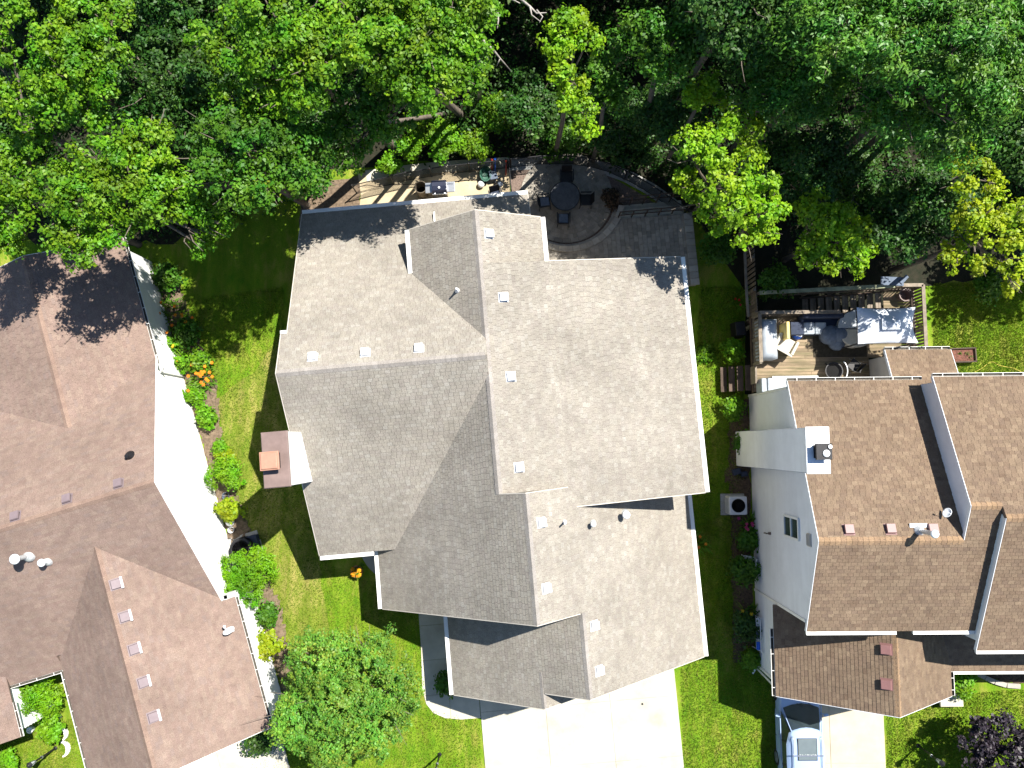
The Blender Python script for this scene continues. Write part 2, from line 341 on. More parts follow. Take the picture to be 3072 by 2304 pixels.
LEAF = {
 'lime':   leaf_mat('lime_green_leaves', [(.15, .31, .006), (.22, .40, .008), (.11, .25, .006), (.29, .45, .012)], .34),
 'bright': leaf_mat('bright_green_leaves', [(.085, .225, .006), (.13, .30, .008), (.06, .175, .008), (.20, .36, .012)], .32),
 'mid':    leaf_mat('mid_green_leaves', [(.045, .145, .008), (.075, .20, .010), (.032, .11, .010)], .28),
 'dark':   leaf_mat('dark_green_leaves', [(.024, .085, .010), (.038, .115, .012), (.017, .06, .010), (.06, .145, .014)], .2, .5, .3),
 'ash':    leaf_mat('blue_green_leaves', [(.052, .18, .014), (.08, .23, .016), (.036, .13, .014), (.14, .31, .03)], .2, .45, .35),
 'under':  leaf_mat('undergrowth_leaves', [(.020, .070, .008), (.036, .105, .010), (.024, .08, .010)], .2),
 'fresh':  leaf_mat('fresh_green_leaves', [(.10, .29, .006), (.16, .37, .008), (.08, .23, .008)], .34),
 'round':  leaf_mat('medium_green_leaves', [(.095, .25, .028), (.135, .32, .034), (.08, .21, .024), (.23, .32, .03)], .3),
 'gold':   leaf_mat('gold_green_leaves', [(.22, .33, .006), (.30, .38, .010), (.15, .27, .008)], .34),
 'purple': leaf_mat('dark_purple_leaves', [(.012, .010, .014), (.026, .019, .030), (.016, .010, .015), (.05, .042, .06)], .08, .45, .3),
 'feather':leaf_mat('feathery_green_leaves', [(.12, .33, .005), (.18, .41, .008), (.10, .27, .010)], .36),
 'grassy': leaf_mat('strappy_green_leaves', [(.085, .23, .008), (.14, .28, .012), (.065, .18, .010)], .3),
}
# ------------------------------------------------------------------ roofs, walls and gutters made of real pieces
def plane_axes(poly):
    p = [Vector(q) for q in poly]; n = (p[1]-p[0]).cross(p[2]-p[0]).normalized()
    if n.z < -1e-4: n = -n
    if abs(n.z) > .999: h = Vector((1, 0, 0))
    else: h = Vector((0, 0, 1)).cross(n).normalized()
    return p, n, h, n.cross(h).normalized()
def courses(mb, poly, exp=.145, tab=.30, t=.012, seed=0, gap=.008, lift=.004, singles=None, side=None, jit=.5):
    """cover a planar polygon with overlapping courses of tabs, each its own piece cut to the polygon's outline"""
    rnd = random.Random(seed); p, n, h, s = plane_axes(poly)
    if side is not None and n.dot(Vector(side)) < 0: n = -n; h = -h
    P = [(q.dot(h), q.dot(s)) for q in p]; O = n*p[0].dot(n)
    a0, a1 = min(q[0] for q in P), max(q[0] for q in P); b0, b1 = min(q[1] for q in P), max(q[1] for q in P)
    ar = sum(P[i][0]*P[(i+1) % len(P)][1]-P[(i+1) % len(P)][0]*P[i][1] for i in range(len(P)))
    Q = P if ar > 0 else P[::-1]
    def inside(x, y):
        for i in range(len(Q)):
            c, d = Q[i], Q[(i+1) % len(Q)]
            if (d[0]-c[0])*(y-c[1])-(d[1]-c[1])*(x-c[0]) < 0: return False
        return True
    r0 = int(math.floor(b0/exp+1e-6))
    for r in range(r0, int(math.ceil(b1/exp))):
        off = (r % 2)*tab*.5+rnd.uniform(-.12, .12)*tab*jit; lo = r*exp; a = math.floor((a0-off)/tab)*tab+off
        while a < a1:
            w = tab*(1+rnd.uniform(-.22, .22)*jit); rc = (a, a+w-gap, lo, lo+exp); a += w
            full = all(inside(x, y) for x in rc[:2] for y in rc[2:]); q = [(rc[0], lo), (rc[1], lo), (rc[1], lo+exp), (rc[0], lo+exp)] if full else clip(Q, rc)
            if len(q) < 3: continue
            lf = lift+rnd.random()*.004; pts = [O+h*x+s*y+n*(lf+t*(1-(y-lo)/exp)) for x, y in q]; k = len(q)
            if singles is not None and full: singles.append(pts+[pts[0]-n*t, pts[1]-n*t]); continue
            vs = list(pts); fs = [tuple(range(k))]
            for i in range(k):
                j = (i+1) % k
                if abs(q[i][1]-lo) < 1e-6 and abs(q[j][1]-lo) < 1e-6:
                    vs += [pts[i]-n*(t+.003), pts[j]-n*(t+.003)]; fs.append((i, len(vs)-2, len(vs)-1, j))
            mb.add(vs, fs)
def channel(mb, a, b, out, w=.12, h=.11):
    """an open K-style gutter from a to b, its back edge on the line, opening upwards"""
    a, b = Vector(a), Vector(b); o = Vector(out).normalized(); up = Vector((0, 0, 1))
    prof = [(0, 0), (0, -h), (w*.7, -h), (w, -h*.35), (w, 0), (w-.015, 0), (w-.015, -h*.33), (w*.66, -h+.012), (.012, -h+.012), (.012, 0)]
    vs = [p+o*x+up*y for p in (a, b) for x, y in prof]; k = len(prof)
    fs = [(i, (i+1) % k, k+(i+1) % k, k+i) for i in range(k)]
    ms = [1 if i in (6, 7, 8) else 0 for i in range(k)]
    for f, m_ in zip(fs, ms): mb.add([vs[i] for i in f], [(0, 1, 2, 3)], m_)
    for q in (0, k): mb.add([vs[q+i] for i in (0, 1, 2, 3, 4)], [(0, 1, 2, 3, 4)], 0)
def gutter(name_parent, a, b, out, w=.12, straps=True, label=None, guard=False):
    mb = MB(); channel(mb, a, b, out, w)
    if guard: mb.bar(Vector(a)+Vector(out)*(w*.5)+Vector((0, 0, -.004)), Vector(b)+Vector(out)*(w*.5)+Vector((0, 0, -.004)), w*.96, .006)
    a, b = Vector(a), Vector(b); o = Vector(out).normalized(); L = (b-a).length
    if straps:
        for k in range(int(L/.75)+1):
            p = a+(b-a)*((k+.5)/(int(L/.75)+1)); mb.bar(p+o*.0, p+o*(w-.005), .02, .006)
    return mb.build('gutter', [M['gutter'], M['gutter_in']], name_parent, label=label)
def caps(mb, a, b, na, nb, w=.15, ln=.20, singles=None):
    """ridge-cap pieces bent over a ridge from a to b; na, nb point down the two slopes"""
    a, b = Vector(a), Vector(b); L = (b-a).length; d = (b-a)/L; k = max(1, int(round(L/ln)))
    na, nb = Vector(na).normalized(), Vector(nb).normalized(); up = Vector((0, 0, 1))
    for i in range(k):
        p, q = a+d*(L*i/k), a+d*(L*(i+1)/k+.0); l0, l1 = .022, .012
        vs = [p+na*w+up*l0, p+up*(l0+.008), p+nb*w+up*l0, q+na*w+up*l1, q+up*(l1+.008), q+nb*w+up*l1, p+na*w+up*.0, p+up*.0, p+nb*w]
        fs = [(0, 1, 4, 3), (1, 2, 5, 4), (6, 7, 1, 0), (7, 8, 2, 1)]
        if singles is not None: singles.append((vs, fs))
        else: mb.add(vs, fs)
def box_vent(parent, pos, n, mt, size=.30, name='roof_vent', hood=None, rot=0.0):
    """a square static vent: flashing flange, hood with sloping sides, louvre slot under the hood"""
    pos = Vector(pos); n = Vector(n).normalized(); h = Vector((0, 0, 1)).cross(n).normalized(); s = n.cross(h)
    P = lambda x, y, z: pos+h*x+s*y+n*z
    mb = MB(); w = size/2; f = w*1.2
    mb.add([P(-f, -f, .022), P(f, -f, .022), P(f, f, .022), P(-f, f, .022)], [(0, 1, 2, 3)])
    lo = [P(-w*.85, -w*.85, .02), P(w*.85, -w*.85, .02), P(w*.85, w*.85, .02), P(-w*.85, w*.85, .02)]; hi = [P(-w*.85, -w*.85, .12), P(w*.85, -w*.85, .12), P(w*.85, w*.85, .09), P(-w*.85, w*.85, .09)]
    mb.add(lo+hi, [(0, 1, 5, 4), (1, 2, 6, 5), (2, 3, 7, 6), (3, 0, 4, 7)], 1)
    a = [P(-w, -w*1.05, .10), P(w, -w*1.05, .10), P(w, w, .07), P(-w, w, .07)]; b = [P(-w*.9, -w*.9, .165), P(w*.9, -w*.9, .165), P(w*.9, w*.9, .13), P(-w*.9, w*.9, .13)]
    mb.add(a+b, [(4, 5, 6, 7), (0, 1, 5, 4), (1, 2, 6, 5), (2, 3, 7, 6), (3, 0, 4, 7)])
    return mb.build(name, [mt, M['dark_hole']], parent)
def flue(parent, pos, hgt, r=.09, cap_r=.15, mt=None, name='flue_pipe', cap=True, lean=(0, 0)):
    pos = Vector(pos); mt = mt or M['grey_metal']; mb = MB(); top = pos+Vector((lean[0], lean[1], hgt))
    mb.lathe([(r*2.6, -.06), (r*2.2, .05), (r*1.25, .16), (r*1.25, .2)], pos, 14)
    mb.tube([pos, top], r, 14)
    o = mb.build(name, mt, parent, smooth=False)
    if cap:
        cb = MB(); cb.lathe([(r*.9, -.02), (cap_r*.8, .0), (cap_r, .05), (cap_r, .1), (cap_r*.75, .15), (0.001, .17)], top, 18); cb.build('rain_cap', M['vent_white'], o, smooth=True)
    return o
def wall(parent, pts, side, mt, exp=.19, seed=0, name='wall'):
    """a wall panel with lap siding; pts is its outline, side points outdoors"""
    b = MB(); p = [Vector(q) for q in pts]; sd_ = Vector(side); k = len(p); vs = p+[q-sd_*.14 for q in p]
    b.add(vs, [tuple(range(k)), tuple(range(k, 2*k))[::-1]]+[(i, k+i, k+(i+1) % k, (i+1) % k) for i in range(k)])
    o = b.build(name, mt, parent)
    s = MB(); courses(s, pts, exp, 3.66, .014, seed, .004, .003, side=side, jit=.2); s.build('siding', mt, o, kind='stuff')
    return o
def roof_face(slab_mb, tab_mb, poly, seed, exp=.145, tab=.30, t=.012, singles=None):
    slab_mb.slab(poly, .12, lift=-.002); courses(tab_mb, poly, exp, tab, t, seed, singles=singles)
def rect(u0, u1, v0, v1, zf): return [(u0, v0, zf(u0, v0)), (u1, v0, zf(u1, v0)), (u1, v1, zf(u1, v1)), (u0, v1, zf(u0, v1))]
def rake(mb, a, b, out, h=.16, t=.03, drop=.0):
    a, b, o = Vector(a), Vector(b), Vector(out).normalized()
    vs = []
    for p in (a, b): vs += [p+o*.002+Vector((0, 0, .014)), p+o*t+Vector((0, 0, .014)), p+o*t-Vector((0, 0, h)), p+o*.002-Vector((0, 0, h))]
    mb.add(vs, [(3, 2, 1, 0), (4, 5, 6, 7), (0, 1, 5, 4), (1, 2, 6, 5), (2, 3, 7, 6), (3, 0, 4, 7)])
def rake_piece(parent, a, b, o, mt, h=.16, t=.03):
    m_ = MB(); rake(m_, a, b, o, h, t); m_.build('rake_board', mt, parent)
def house(name, label, fr):
    return thing(name, label, 'house', (0, 0, 0), fr.a)

# ================================================================== the grey house in the middle
FM = Frame(5.0)
hm = house('house', 'house with pale grey shingle roof and brown-topped white chimney between two brown-roofed houses', FM)
zAN = lambda u, v: 7.5-.60*(v-3.22)
zAS = lambda u, v: 7.5-.60*(3.22-v)
zBW = lambda u, v: 7.1-.665*(-.9-u)
zBE = lambda u, v: 7.1-.67*(u+.9)
zCE = lambda u, v: 7.1-.246*(u+.9)
zCW = lambda u, v: 7.1-.85*(-.9-u)
zDE = lambda u, v: 7.899-.81*(u-.04)
zFW = lambda u, v: 6.57-.73*(1.68-u)
zGE = lambda u, v: 5.38-.80*(u-.05)
mslab, mtab = MB(), MB()
faces_m = [rect(-8.42, -.9, 3.22, 4.8, zAN), rect(-8.2, -.9, 4.8, 10.27, zAN), rect(-.9, 1.22, 7.4, 10.27, zAN), rect(-8.42, -.9, -3.8, 3.22, zAS),
    rect(-3.56, -.9, 3.9, 8.61, zBW), rect(-.9, 1.56, 6.45, 8.61, zBE), rect(-.9, 1.64, -1.74, 6.63, zCE), rect(1.64, 6.83, -2.45, 6.63, zCE),
    rect(-6.2, -.9, -6.22, 2.3, zCW), rect(-.9, .04, -6.22, -1.74, zCW), rect(.04, 1.68, -6.22, -1.74, zDE), rect(1.68, 6.7, -9.25, -2.0, zDE),
    rect(-3.55, 1.68, -9.25, -5.95, zFW), rect(-3.55, .05, -9.83, -9.25, zFW), rect(.05, 1.75, -9.83, -8.3, zGE),
    [(-.9, 2.5, 7.09), (-.9, 3.94, 7.09), (-1.02, 3.22, 7.48)]]
for i, p in enumerate(faces_m): roof_face(mslab, mtab, p, 10+i, .142, .20, .006)
roof_m = mslab.build('roof', M['trim_brown'], hm)
mtab.build('shingle_field', M['shingle_grey'], roof_m, kind='stuff')
cb = MB()
caps(cb, (-8.42, 3.22, 7.5), (-.95, 3.22, 7.5), (0, 1, -.60), (0, -1, -.60))
caps(cb, (-.9, 8.61, 7.1), (-.9, -1.74, 7.1), (-1, 0, -.7), (1, 0, -.3))
caps(cb, (.04, -1.74, 7.899), (.04, -6.22, 7.899), (-1, 0, -.85), (1, 0, -.8))
caps(cb, (1.68, -6.22, 6.57), (1.68, -9.25, 6.57), (-1, 0, -.73), (1, 0, -.8))
caps(cb, (.05, -8.5, 5.38), (.05, -9.83, 5.38), (-1, 0, -.73), (1, 0, -.8), .12)
cb.build('ridge_caps', M['cap_grey'], roof_m, kind='stuff')
for a, b, o in [((-8.42, 3.22, 7.5), (-8.42, 4.8, zAN(0, 4.8)), (-1, 0, 0)), ((-8.2, 4.8, zAN(0, 4.8)), (-8.2, 10.27, zAN(0, 10.27)), (-1, 0, 0)), ((-8.42, 3.22, 7.5), (-8.42, -3.8, 3.29), (-1, 0, 0)),
    ((-3.56, 8.61, zBW(-3.56, 0)), (-.9, 8.61, 7.1), (0, 1, 0)), ((-.9, 8.61, 7.1), (1.56, 8.61, zBE(1.56, 0)), (0, 1, 0)), ((1.66, 6.63, zCE(1.66, 0)), (6.83, 6.63, zCE(6.83, 0)), (0, 1, 0)),
    ((1.7, -2.45, zCE(1.7, 0)), (6.83, -2.45, zCE(6.83, 0)), (0, -1, 0)), ((-.9, -1.74, 7.1), (.04, -1.74, 7.899), (0, 1, 0)), ((.04, -1.74, 7.899), (1.6, -1.74, zDE(1.6, 0)), (0, 1, 0)),
    ((-6.2, -6.22, 2.6), (.04, -6.22, 7.899), (0, -1, 0)), ((.04, -6.22, 7.899), (1.62, -6.22, zDE(1.62, 0)), (0, -1, 0)), ((-3.55, -9.83, 2.75), (.05, -9.83, 5.38), (0, -1, 0)), ((.05, -9.83, 5.38), (1.75, -9.83, zGE(1.75, 0)), (0, -1, 0)),
    ((.1, -9.25, zFW(.1, 0)), (1.68, -9.25, 6.57), (0, -1, 0)), ((1.68, -9.25, 6.57), (6.7, -9.25, zDE(6.7, 0)), (0, -1, 0)), ((1.22, 8.62, zAN(0, 8.62)), (1.22, 10.27, zAN(0, 10.27)), (1, 0, 0))]: rake_piece(hm, a, b, o, M['siding_beige'])
for a, b, o in [((-8.2, 10.27, 3.26), (1.22, 10.27, 3.26), (0, 1, 0)), ((-8.42, -3.8, 3.27), (-6.25, -3.8, 3.27), (0, -1, 0)), ((-6.2, -3.85, 2.58), (-6.2, -6.22, 2.58), (-1, 0, 0)),
    ((-3.56, 8.61, 5.33), (-3.56, 6.9, 5.33), (-1, 0, 0)), ((1.56, 8.61, 5.45), (1.56, 6.68, 5.45), (1, 0, 0)), ((6.83, 6.63, 5.19), (6.83, -2.45, 5.19), (1, 0, 0)), ((6.7, -2.5, 2.5), (6.7, -9.25, 2.5), (1, 0, 0)), ((-3.55, -6.25, 2.74), (-3.55, -9.83, 2.74), (-1, 0, 0))]:
    gutter(hm, a, b, o, .17, False, guard=True)
ge = MB(); ge.box((-8.33, 4.83, 6.57), (.22, .12, .10)); ge.build('gutter_end', M['gutter'], hm)
sb = M['siding_beige']
def hw(parent, p0, p1, zt0, zt1, side, mt, seed, mid=None):
    pts = [(p0[0], p0[1], 0), (p1[0], p1[1], 0), (p1[0], p1[1], zt1)]+([mid] if mid else [])+[(p0[0], p0[1], zt0)]
    return wall(parent, pts, side, mt, seed=seed)
hw(hm, (-8.1, -3.5), (-8.1, 9.95), zAS(0, -3.5)-.14, zAN(0, 9.95)-.14, (-1, 0, 0), sb, 1, (-8.1, 3.22, 7.34))
hw(hm, (-8.1, -3.5), (-5.9, -3.5), 3.25, 3.25, (0, -1, 0), sb, 2); hw(hm, (-5.9, -3.5), (-5.9, -5.95), 2.6, 2.6, (-1, 0, 0), sb, 3)
hw(hm, (-5.9, -5.95), (1.6, -5.95), 2.6, zDE(1.6, 0)-.14, (0, -1, 0), sb, 4, (.04, -5.95, 7.68))
hw(hm, (-3.25, -5.95), (-3.25, -9.5), 2.75, 2.75, (-1, 0, 0), sb, 5); hw(hm, (-3.25, -9.5), (1.3, -9.5), 2.75, 4.2, (0, -1, 0), sb, 6, (.05, -9.5, 5.25))
hw(hm, (1.3, -9.0), (6.45, -9.0), 5.7, 2.55, (0, -1, 0), sb, 7); hw(hm, (6.45, -9.0), (6.45, -2.2), 2.55, 2.55, (1, 0, 0), sb, 8)
hw(hm, (6.55, -2.2), (6.55, 6.35), 5.1, 5.1, (1, 0, 0), sb, 9); hw(hm, (1.7, -2.2), (6.55, -2.2), 6.3, 5.1, (0, -1, 0), sb, 10)
hw(hm, (1.3, 6.35), (6.55, 6.35), 6.4, 5.1, (0, 1, 0), sb, 11); hw(hm, (1.3, 6.35), (1.3, 8.35), 5.4, 5.4, (1, 0, 0), sb, 12)
hw(hm, (-3.3, 8.35), (1.3, 8.35), 5.4, 5.45, (0, 1, 0), sb, 13, (-.9, 8.35, 6.95)); hw(hm, (-8.1, 9.95), (1.0, 9.95), 3.25, 3.25, (0, 1, 0), sb, 14); hw(hm, (1.0, 8.35), (1.0, 9.95), 4.1, 3.05, (1, 0, 0), sb, 15)
wall(hm, [(-3.3, 8.35, 3.9), (-3.3, 6.6, 3.9), (-3.3, 6.6, 5.35), (-3.3, 8.35, 5.35)], (-1, 0, 0), sb, seed=16)
wall(hm, [(-.85, -1.8, 6.6), (1.6, -1.8, 6.4), (1.6, -1.8, 6.45), (.04, -1.8, 7.7), (-.85, -1.8, 7.0)], (0, 1, 0), sb, seed=17)
for u0, w in ((-1.15, 2.7), (2.7, 2.6), (5.2, 2.2)):
    gd = MB(); vv = -9.53 if u0 < 0 else -9.03; gd.box((u0, vv, 1.07), (w, .05, 2.1))
    gd.build('garage_door', M['white'], hm)
for x, y, zf, n in [(1465, 702, zBE, (.67, 0, 1)), (1510, 892, zCE, (.246, 0, 1)), (1532, 1130, zCE, (.246, 0, 1)), (1557, 1402, zCE, (.246, 0, 1)), (1622, 1568, zDE, (.8, 0, 1)), (1637, 1765, zDE, (.8, 0, 1)),
    (1781, 1877, zDE, (.8, 0, 1)), (1796, 2012, zDE, (.8, 0, 1)), (938, 1073, zAN, (0, .668, 1)), (1096, 1060, zAN, (0, .668, 1)), (1257, 1047, zAN, (0, .668, 1))]:
    box_vent(roof_m, FM.on(x, y, zf), n, M['vent_white'], .31)
flue(roof_m, FM.on(1372, 872, zBW), .42, .04, .05, M['vent_white'], 'vent_pipe', False)
flue(roof_m, FM.on(1873, 1541, zDE), .45, .075, .15); flue(roof_m, FM.on(1777, 1570, zDE), .3, .06, .10)
pp = FM.on(1693, 1566, zDE); flue(roof_m, pp, .55, .035, .05, M['vent_white'], 'vent_pipe', False)
ad = MB(); q = FM.on(1304, 655, zAN); ad.bar(q+Vector((0, -.2, .2)), q+Vector((0, .25, .02)), .06, .06); ad.build('downspout', M['gutter'], hm)
# chimney: white chase, brown metal top, copper cap
ch = MB(); ch.box((-8.46, .18, 4.0), (.86, 1.86, 8.0)); cho = ch.build('chimney', M['siding_white'], hm)
cs = MB()
for side, poly in (((1, 0, 0), [(-8.03, -.75, 4.5), (-8.03, 1.11, 4.5), (-8.03, 1.11, 7.95), (-8.03, -.75, 7.95)]), ((0, -1, 0), [(-8.89, -.75, 0), (-8.03, -.75, 0), (-8.03, -.75, 7.95), (-8.89, -.75, 7.95)]), ((0, 1, 0), [(-8.89, 1.11, 0), (-8.03, 1.11, 0), (-8.03, 1.11, 7.95), (-8.89, 1.11, 7.95)])):
    courses(cs, poly, .19, 3.66, .012, 3, .004, .003, side=side, jit=.1)
cs.build('siding', M['siding_white'], cho, kind='stuff')
ct = MB(); ct.box((-8.46, .18, 7.985), (.94, 1.94, .07)); ct.box((-8.46, .18, 8.03), (.90, 1.90, .05)); ct.build('chimney_top', M['brown_metal'], cho, bevel=.012)
cc = MB(); cc.box((-8.55, .15, 8.2), (.52, .52, .32)); cc.build('flue_collar', M['black_metal'], cho)
cc = MB(); cc.box((-8.55, .15, 8.42), (.66, .64, .10)); cc.box((-8.55, .15, 8.49), (.60, .58, .06), taper=.9); cc.build('chimney_cap', M['clay'], cho, bevel=.015)

# ================================================================== the brown house on the left
FL = Frame(17.0)
hl = house('house', 'long brown-roofed house with bright white gable wall facing the narrow side yard', FL)
zLN = lambda u, v: 6.0-.578*(v-2.6)
zLS = lambda u, v: 6.0-.578*(2.6-v)
zNE = lambda u, v: 4.15-.32*(u+17.0)
zNW = lambda u, v: 4.15-.32*(-17.0-u)
zSE = lambda u, v: 5.05-.60*(u+16.65)
zSW = lambda u, v: 5.05-.60*(-16.65-u)
lslab, ltab = MB(), MB()
LW = -30.0
faces_l = [rect(LW, -13.41, 2.6, 7.95, zLN), rect(-20.45, -13.41, -2.72, 2.6, zLS), rect(LW, -20.45, -3.35, 2.6, zLS), [(-17.0, 5.80, 4.15), (-13.42, 7.79, 3.004), (-13.42, 13.1, 3.004), (-17.0, 13.1, 4.15)], rect(-20.6, -17.0, 5.8, 13.1, zNW),
    [(-16.65, -7.95, 5.05), (-13.41, -7.95, 3.106), (-13.41, -2.41, 3.106), (-16.65, .96, 5.05)], rect(-13.41, -12.92, -7.95, -2.56, zSE), rect(-20.42, -16.65, -7.95, 1.2, zSW), rect(-27.0, -22.7, -5.4, -2.6, lambda u, v: 2.8-.25*(u+22.7)*-1*-1 if False else 2.8+.25*(-22.7-u))]
for i, p in enumerate(faces_l): roof_face(lslab, ltab, p, 40+i, .142, .28, .006)
roof_l = lslab.build('roof', M['trim_brown'], hl)
ltab.build('shingle_field', M['shingle_tan'], roof_l, kind='stuff')
cb = MB()
caps(cb, (LW, 2.6, 6.0), (-13.41, 2.6, 6.0), (0, 1, -.578), (0, -1, -.578)); caps(cb, (-17.0, 13.1, 4.15), (-17.0, 5.85, 4.15), (-1, 0, -.32), (1, 0, -.32)); caps(cb, (-16.65, .98, 5.05), (-16.65, -7.95, 5.05), (-1, 0, -.6), (1, 0, -.6))
cb.build('ridge_caps', M['cap_tan'], roof_l, kind='stuff')
for a, b, o in [((-13.41, 2.6, 6.0), (-13.41, 7.95, zLN(0, 7.95)), (1, 0, 0)), ((-13.41, 2.6, 6.0), (-13.41, -2.72, zLS(0, -2.72)), (1, 0, 0)), ((-17.0, 13.1, 4.15), (-13.42, 13.1, 3.0), (0, 1, 0)), ((-17.0, 13.1, 4.15), (-20.6, 13.1, 3.0), (0, 1, 0)),
    ((-16.65, -7.95, 5.05), (-12.92, -7.95, 2.81), (0, -1, 0)), ((-16.65, -7.95, 5.05), (-20.42, -7.95, 2.79), (0, -1, 0))]: rake_piece(hl, a, b, o, M['white'], .16, .02)
for a, b, o, in [((-13.42, 13.1, 3.0), (-13.42, 7.55, 3.0), (1, 0, 0)), ((-12.92, -2.6, 2.8), (-12.92, -7.95, 2.8), (1, 0, 0)), ((-20.42, -3.4, 2.78), (-20.42, -7.95, 2.78), (-1, 0, 0)), ((-30, -3.35, 2.55), (-20.6, -3.35, 2.55), (0, -1, 0)), ((-22.7, -4.0, 2.79), (-22.7, -5.4, 2.79), (1, 0, 0))]:
    gutter(hl, a, b, o, .12)
ds = MB(); ds.tube([(-13.3, 7.5, 2.9), (-13.3, 7.35, 2.7), (-13.62, 7.3, 2.4), (-13.62, 7.3, .1)], .04, 6); ds.build('downspout', M['gutter'], hl)
sw = M['siding_white']
hw(hl, (-13.7, -2.4), (-13.7, 7.7), zLS(0, -2.4)-.14, zLN(0, 7.7)-.14, (1, 0, 0), sw, 21, (-13.7, 2.6, 5.84))
hw(hl, (-13.72, 7.7), (-13.72, 12.85), 3.0, 3.0, (1, 0, 0), sw, 22); hw(hl, (-13.7, 12.85), (-20.2, 12.85), 2.95, 2.95, (0, 1, 0), sw, 23, (-17.0, 12.85, 4.0))
hw(hl, (-13.22, -7.7), (-13.22, -2.4), 2.85, 2.85, (1, 0, 0), sw, 24); hw(hl, (-20.1, -7.7), (-13.22, -7.7), 2.85, 2.85, (0, -1, 0), sw, 25, (-16.65, -7.7, 4.9)); hw(hl, (-20.1, -7.7), (-20.1, -3.1), 2.85, 2.85, (-1, 0, 0), sw, 26)
hw(hl, (-30, -3.05), (-20.1, -3.05), 2.6, 2.6, (0, -1, 0), sw, 27); hw(hl, (-13.7, -2.4), (-13.22, -2.4), 2.85, 2.85, (0, 1, 0), sw, 28)
hw(hl, (-26.8, -5.2), (-22.9, -5.2), 2.75, 2.75, (0, -1, 0), sw, 29); hw(hl, (-22.95, -5.2), (-22.95, -3.1), 2.75, 2.75, (1, 0, 0), sw, 30)
gd = MB(); gd.box((-16.6, -7.74, 1.07), (4.8, .05, 2.1))
gd.build('garage_door', M['white'], hl)
for x, y in ((357, 1452), (203, 1498), (48, 1550)): box_vent(roof_l, FL.on(x, y, zLN), (0, .578, 1), M['vent_mauve'], .33)
for x, y in ((347, 1752), (374, 1850), (402, 1947), (430, 2046), (460, 2150)):
    p = FL.on(x, y, zSE); v_ = box_vent(roof_l, p, (.6, 0, 1), M['vent_mauve'], .36)
    lb = MB(); lb.box((p.x+.25, p.y, p.z+.02), (.07, .44, .06)); lb.build('drip_lip', M['vent_white'], v_)
flue(roof_l, FL.on(86, 1668, zLS), .75, .09, .19); flue(roof_l, FL.on(143, 1684, zLS), .32, .07, .15)
vb = FL.on(390, 1368, zLN); flue(roof_l, vb, .28, .08, .12, M['black_metal'], 'vent_pipe', False)

# ================================================================== the brown house on the right
FR = Frame(0.5)
hr = house('house', 'two-storey brown shingle house with pale side wall, backyard deck and car in drive', FR)
zRN = lambda u, v: 7.7-.447*(v+3.46)
zRS = lambda u, v: 7.7-.447*(-3.46-v)
zE2N = lambda u, v: 8.24-.447*(v+2.25)
zE3N = lambda u, v: 8.42-.447*(v+2.65)
zE3S = lambda u, v: 8.42-.447*(-2.65-v)
zGW = lambda u, v: 5.5-.667*(13.8-u)
zGEr = lambda u, v: 5.5-.74*(u-13.8)
zPS = lambda u, v: 3.0+.30*(v+9.2)
zSR = lambda u, v: 3.3+.45*(3.65-v)
RE = 30.0
rslab, rtab = MB(), MB(); rsing = []
faces_r = [(rect(10.27, 15.4, -3.46, 2.29, zRN), 1), (rect(10.27, 17.1, -6.86, -3.46, zRS), 1), (rect(15.25, 17.1, -3.46, -2.25, zRS), 0), (rect(15.25, RE, -2.25, 2.32, zE2N), 1), (rect(16.3, RE, -2.65, -2.25, lambda u, v: zE2N(u, v)), 0),
    (rect(16.3, RE, -7.55, -2.65, zE3S), 1), (rect(10.08, 13.8, -10.12, -6.55, zGW), 1), (rect(13.8, 17.0, -10.12, -6.55, zGEr), 1), (rect(14.5, RE, -9.2, -6.9, zPS), 0), (rect(14.9, 17.55, 2.1, 3.66, zSR), 1)]
for i, (p, s_) in enumerate(faces_r): roof_face(rslab, rtab, p, 70+i, .142, .215, .013, rsing if s_ else None)
roof_r = rslab.build('roof', M['trim_brown'], hr)
# the tabs nearest the camera are pieces of their own, the rest are one part
camr = Vector(FR.uv((0, 0, 0))+(CAM_H,))
rsing.sort(key=lambda q: (q[0]-camr).length)
step_ids = set(range(0, 300))
for i, q in enumerate(rsing):
    f = [(0, 1, 2, 3), (0, 4, 5, 1)]
    if i in step_ids: MB().add(q, f).build('shingle', M['shingle_brown'], roof_r)
    else: rtab.add(q, f)
rtab.build('shingle_field', M['shingle_brown'], roof_r, kind='stuff')
capl = []
caps(None, (10.27, -3.46, 7.7), (15.25, -3.46, 7.7), (0, 1, -.447), (0, -1, -.447), .16, .19, capl); caps(None, (15.25, -2.25, 8.24), (16.3, -2.25, 8.24), (0, 1, -.447), (0, -1, -.447), .16, .19, capl)
caps(None, (16.3, -2.65, 8.42), (20.5, -2.65, 8.42), (0, 1, -.447), (0, -1, -.447), .16, .19, capl); caps(None, (13.8, -6.9, 5.5), (13.8, -10.12, 5.5), (-1, 0, -.667), (1, 0, -.74), .15, .19, capl)
for vs, fs in capl: MB().add(vs, fs).build('ridge_cap', M['cap_brown'], roof_r)
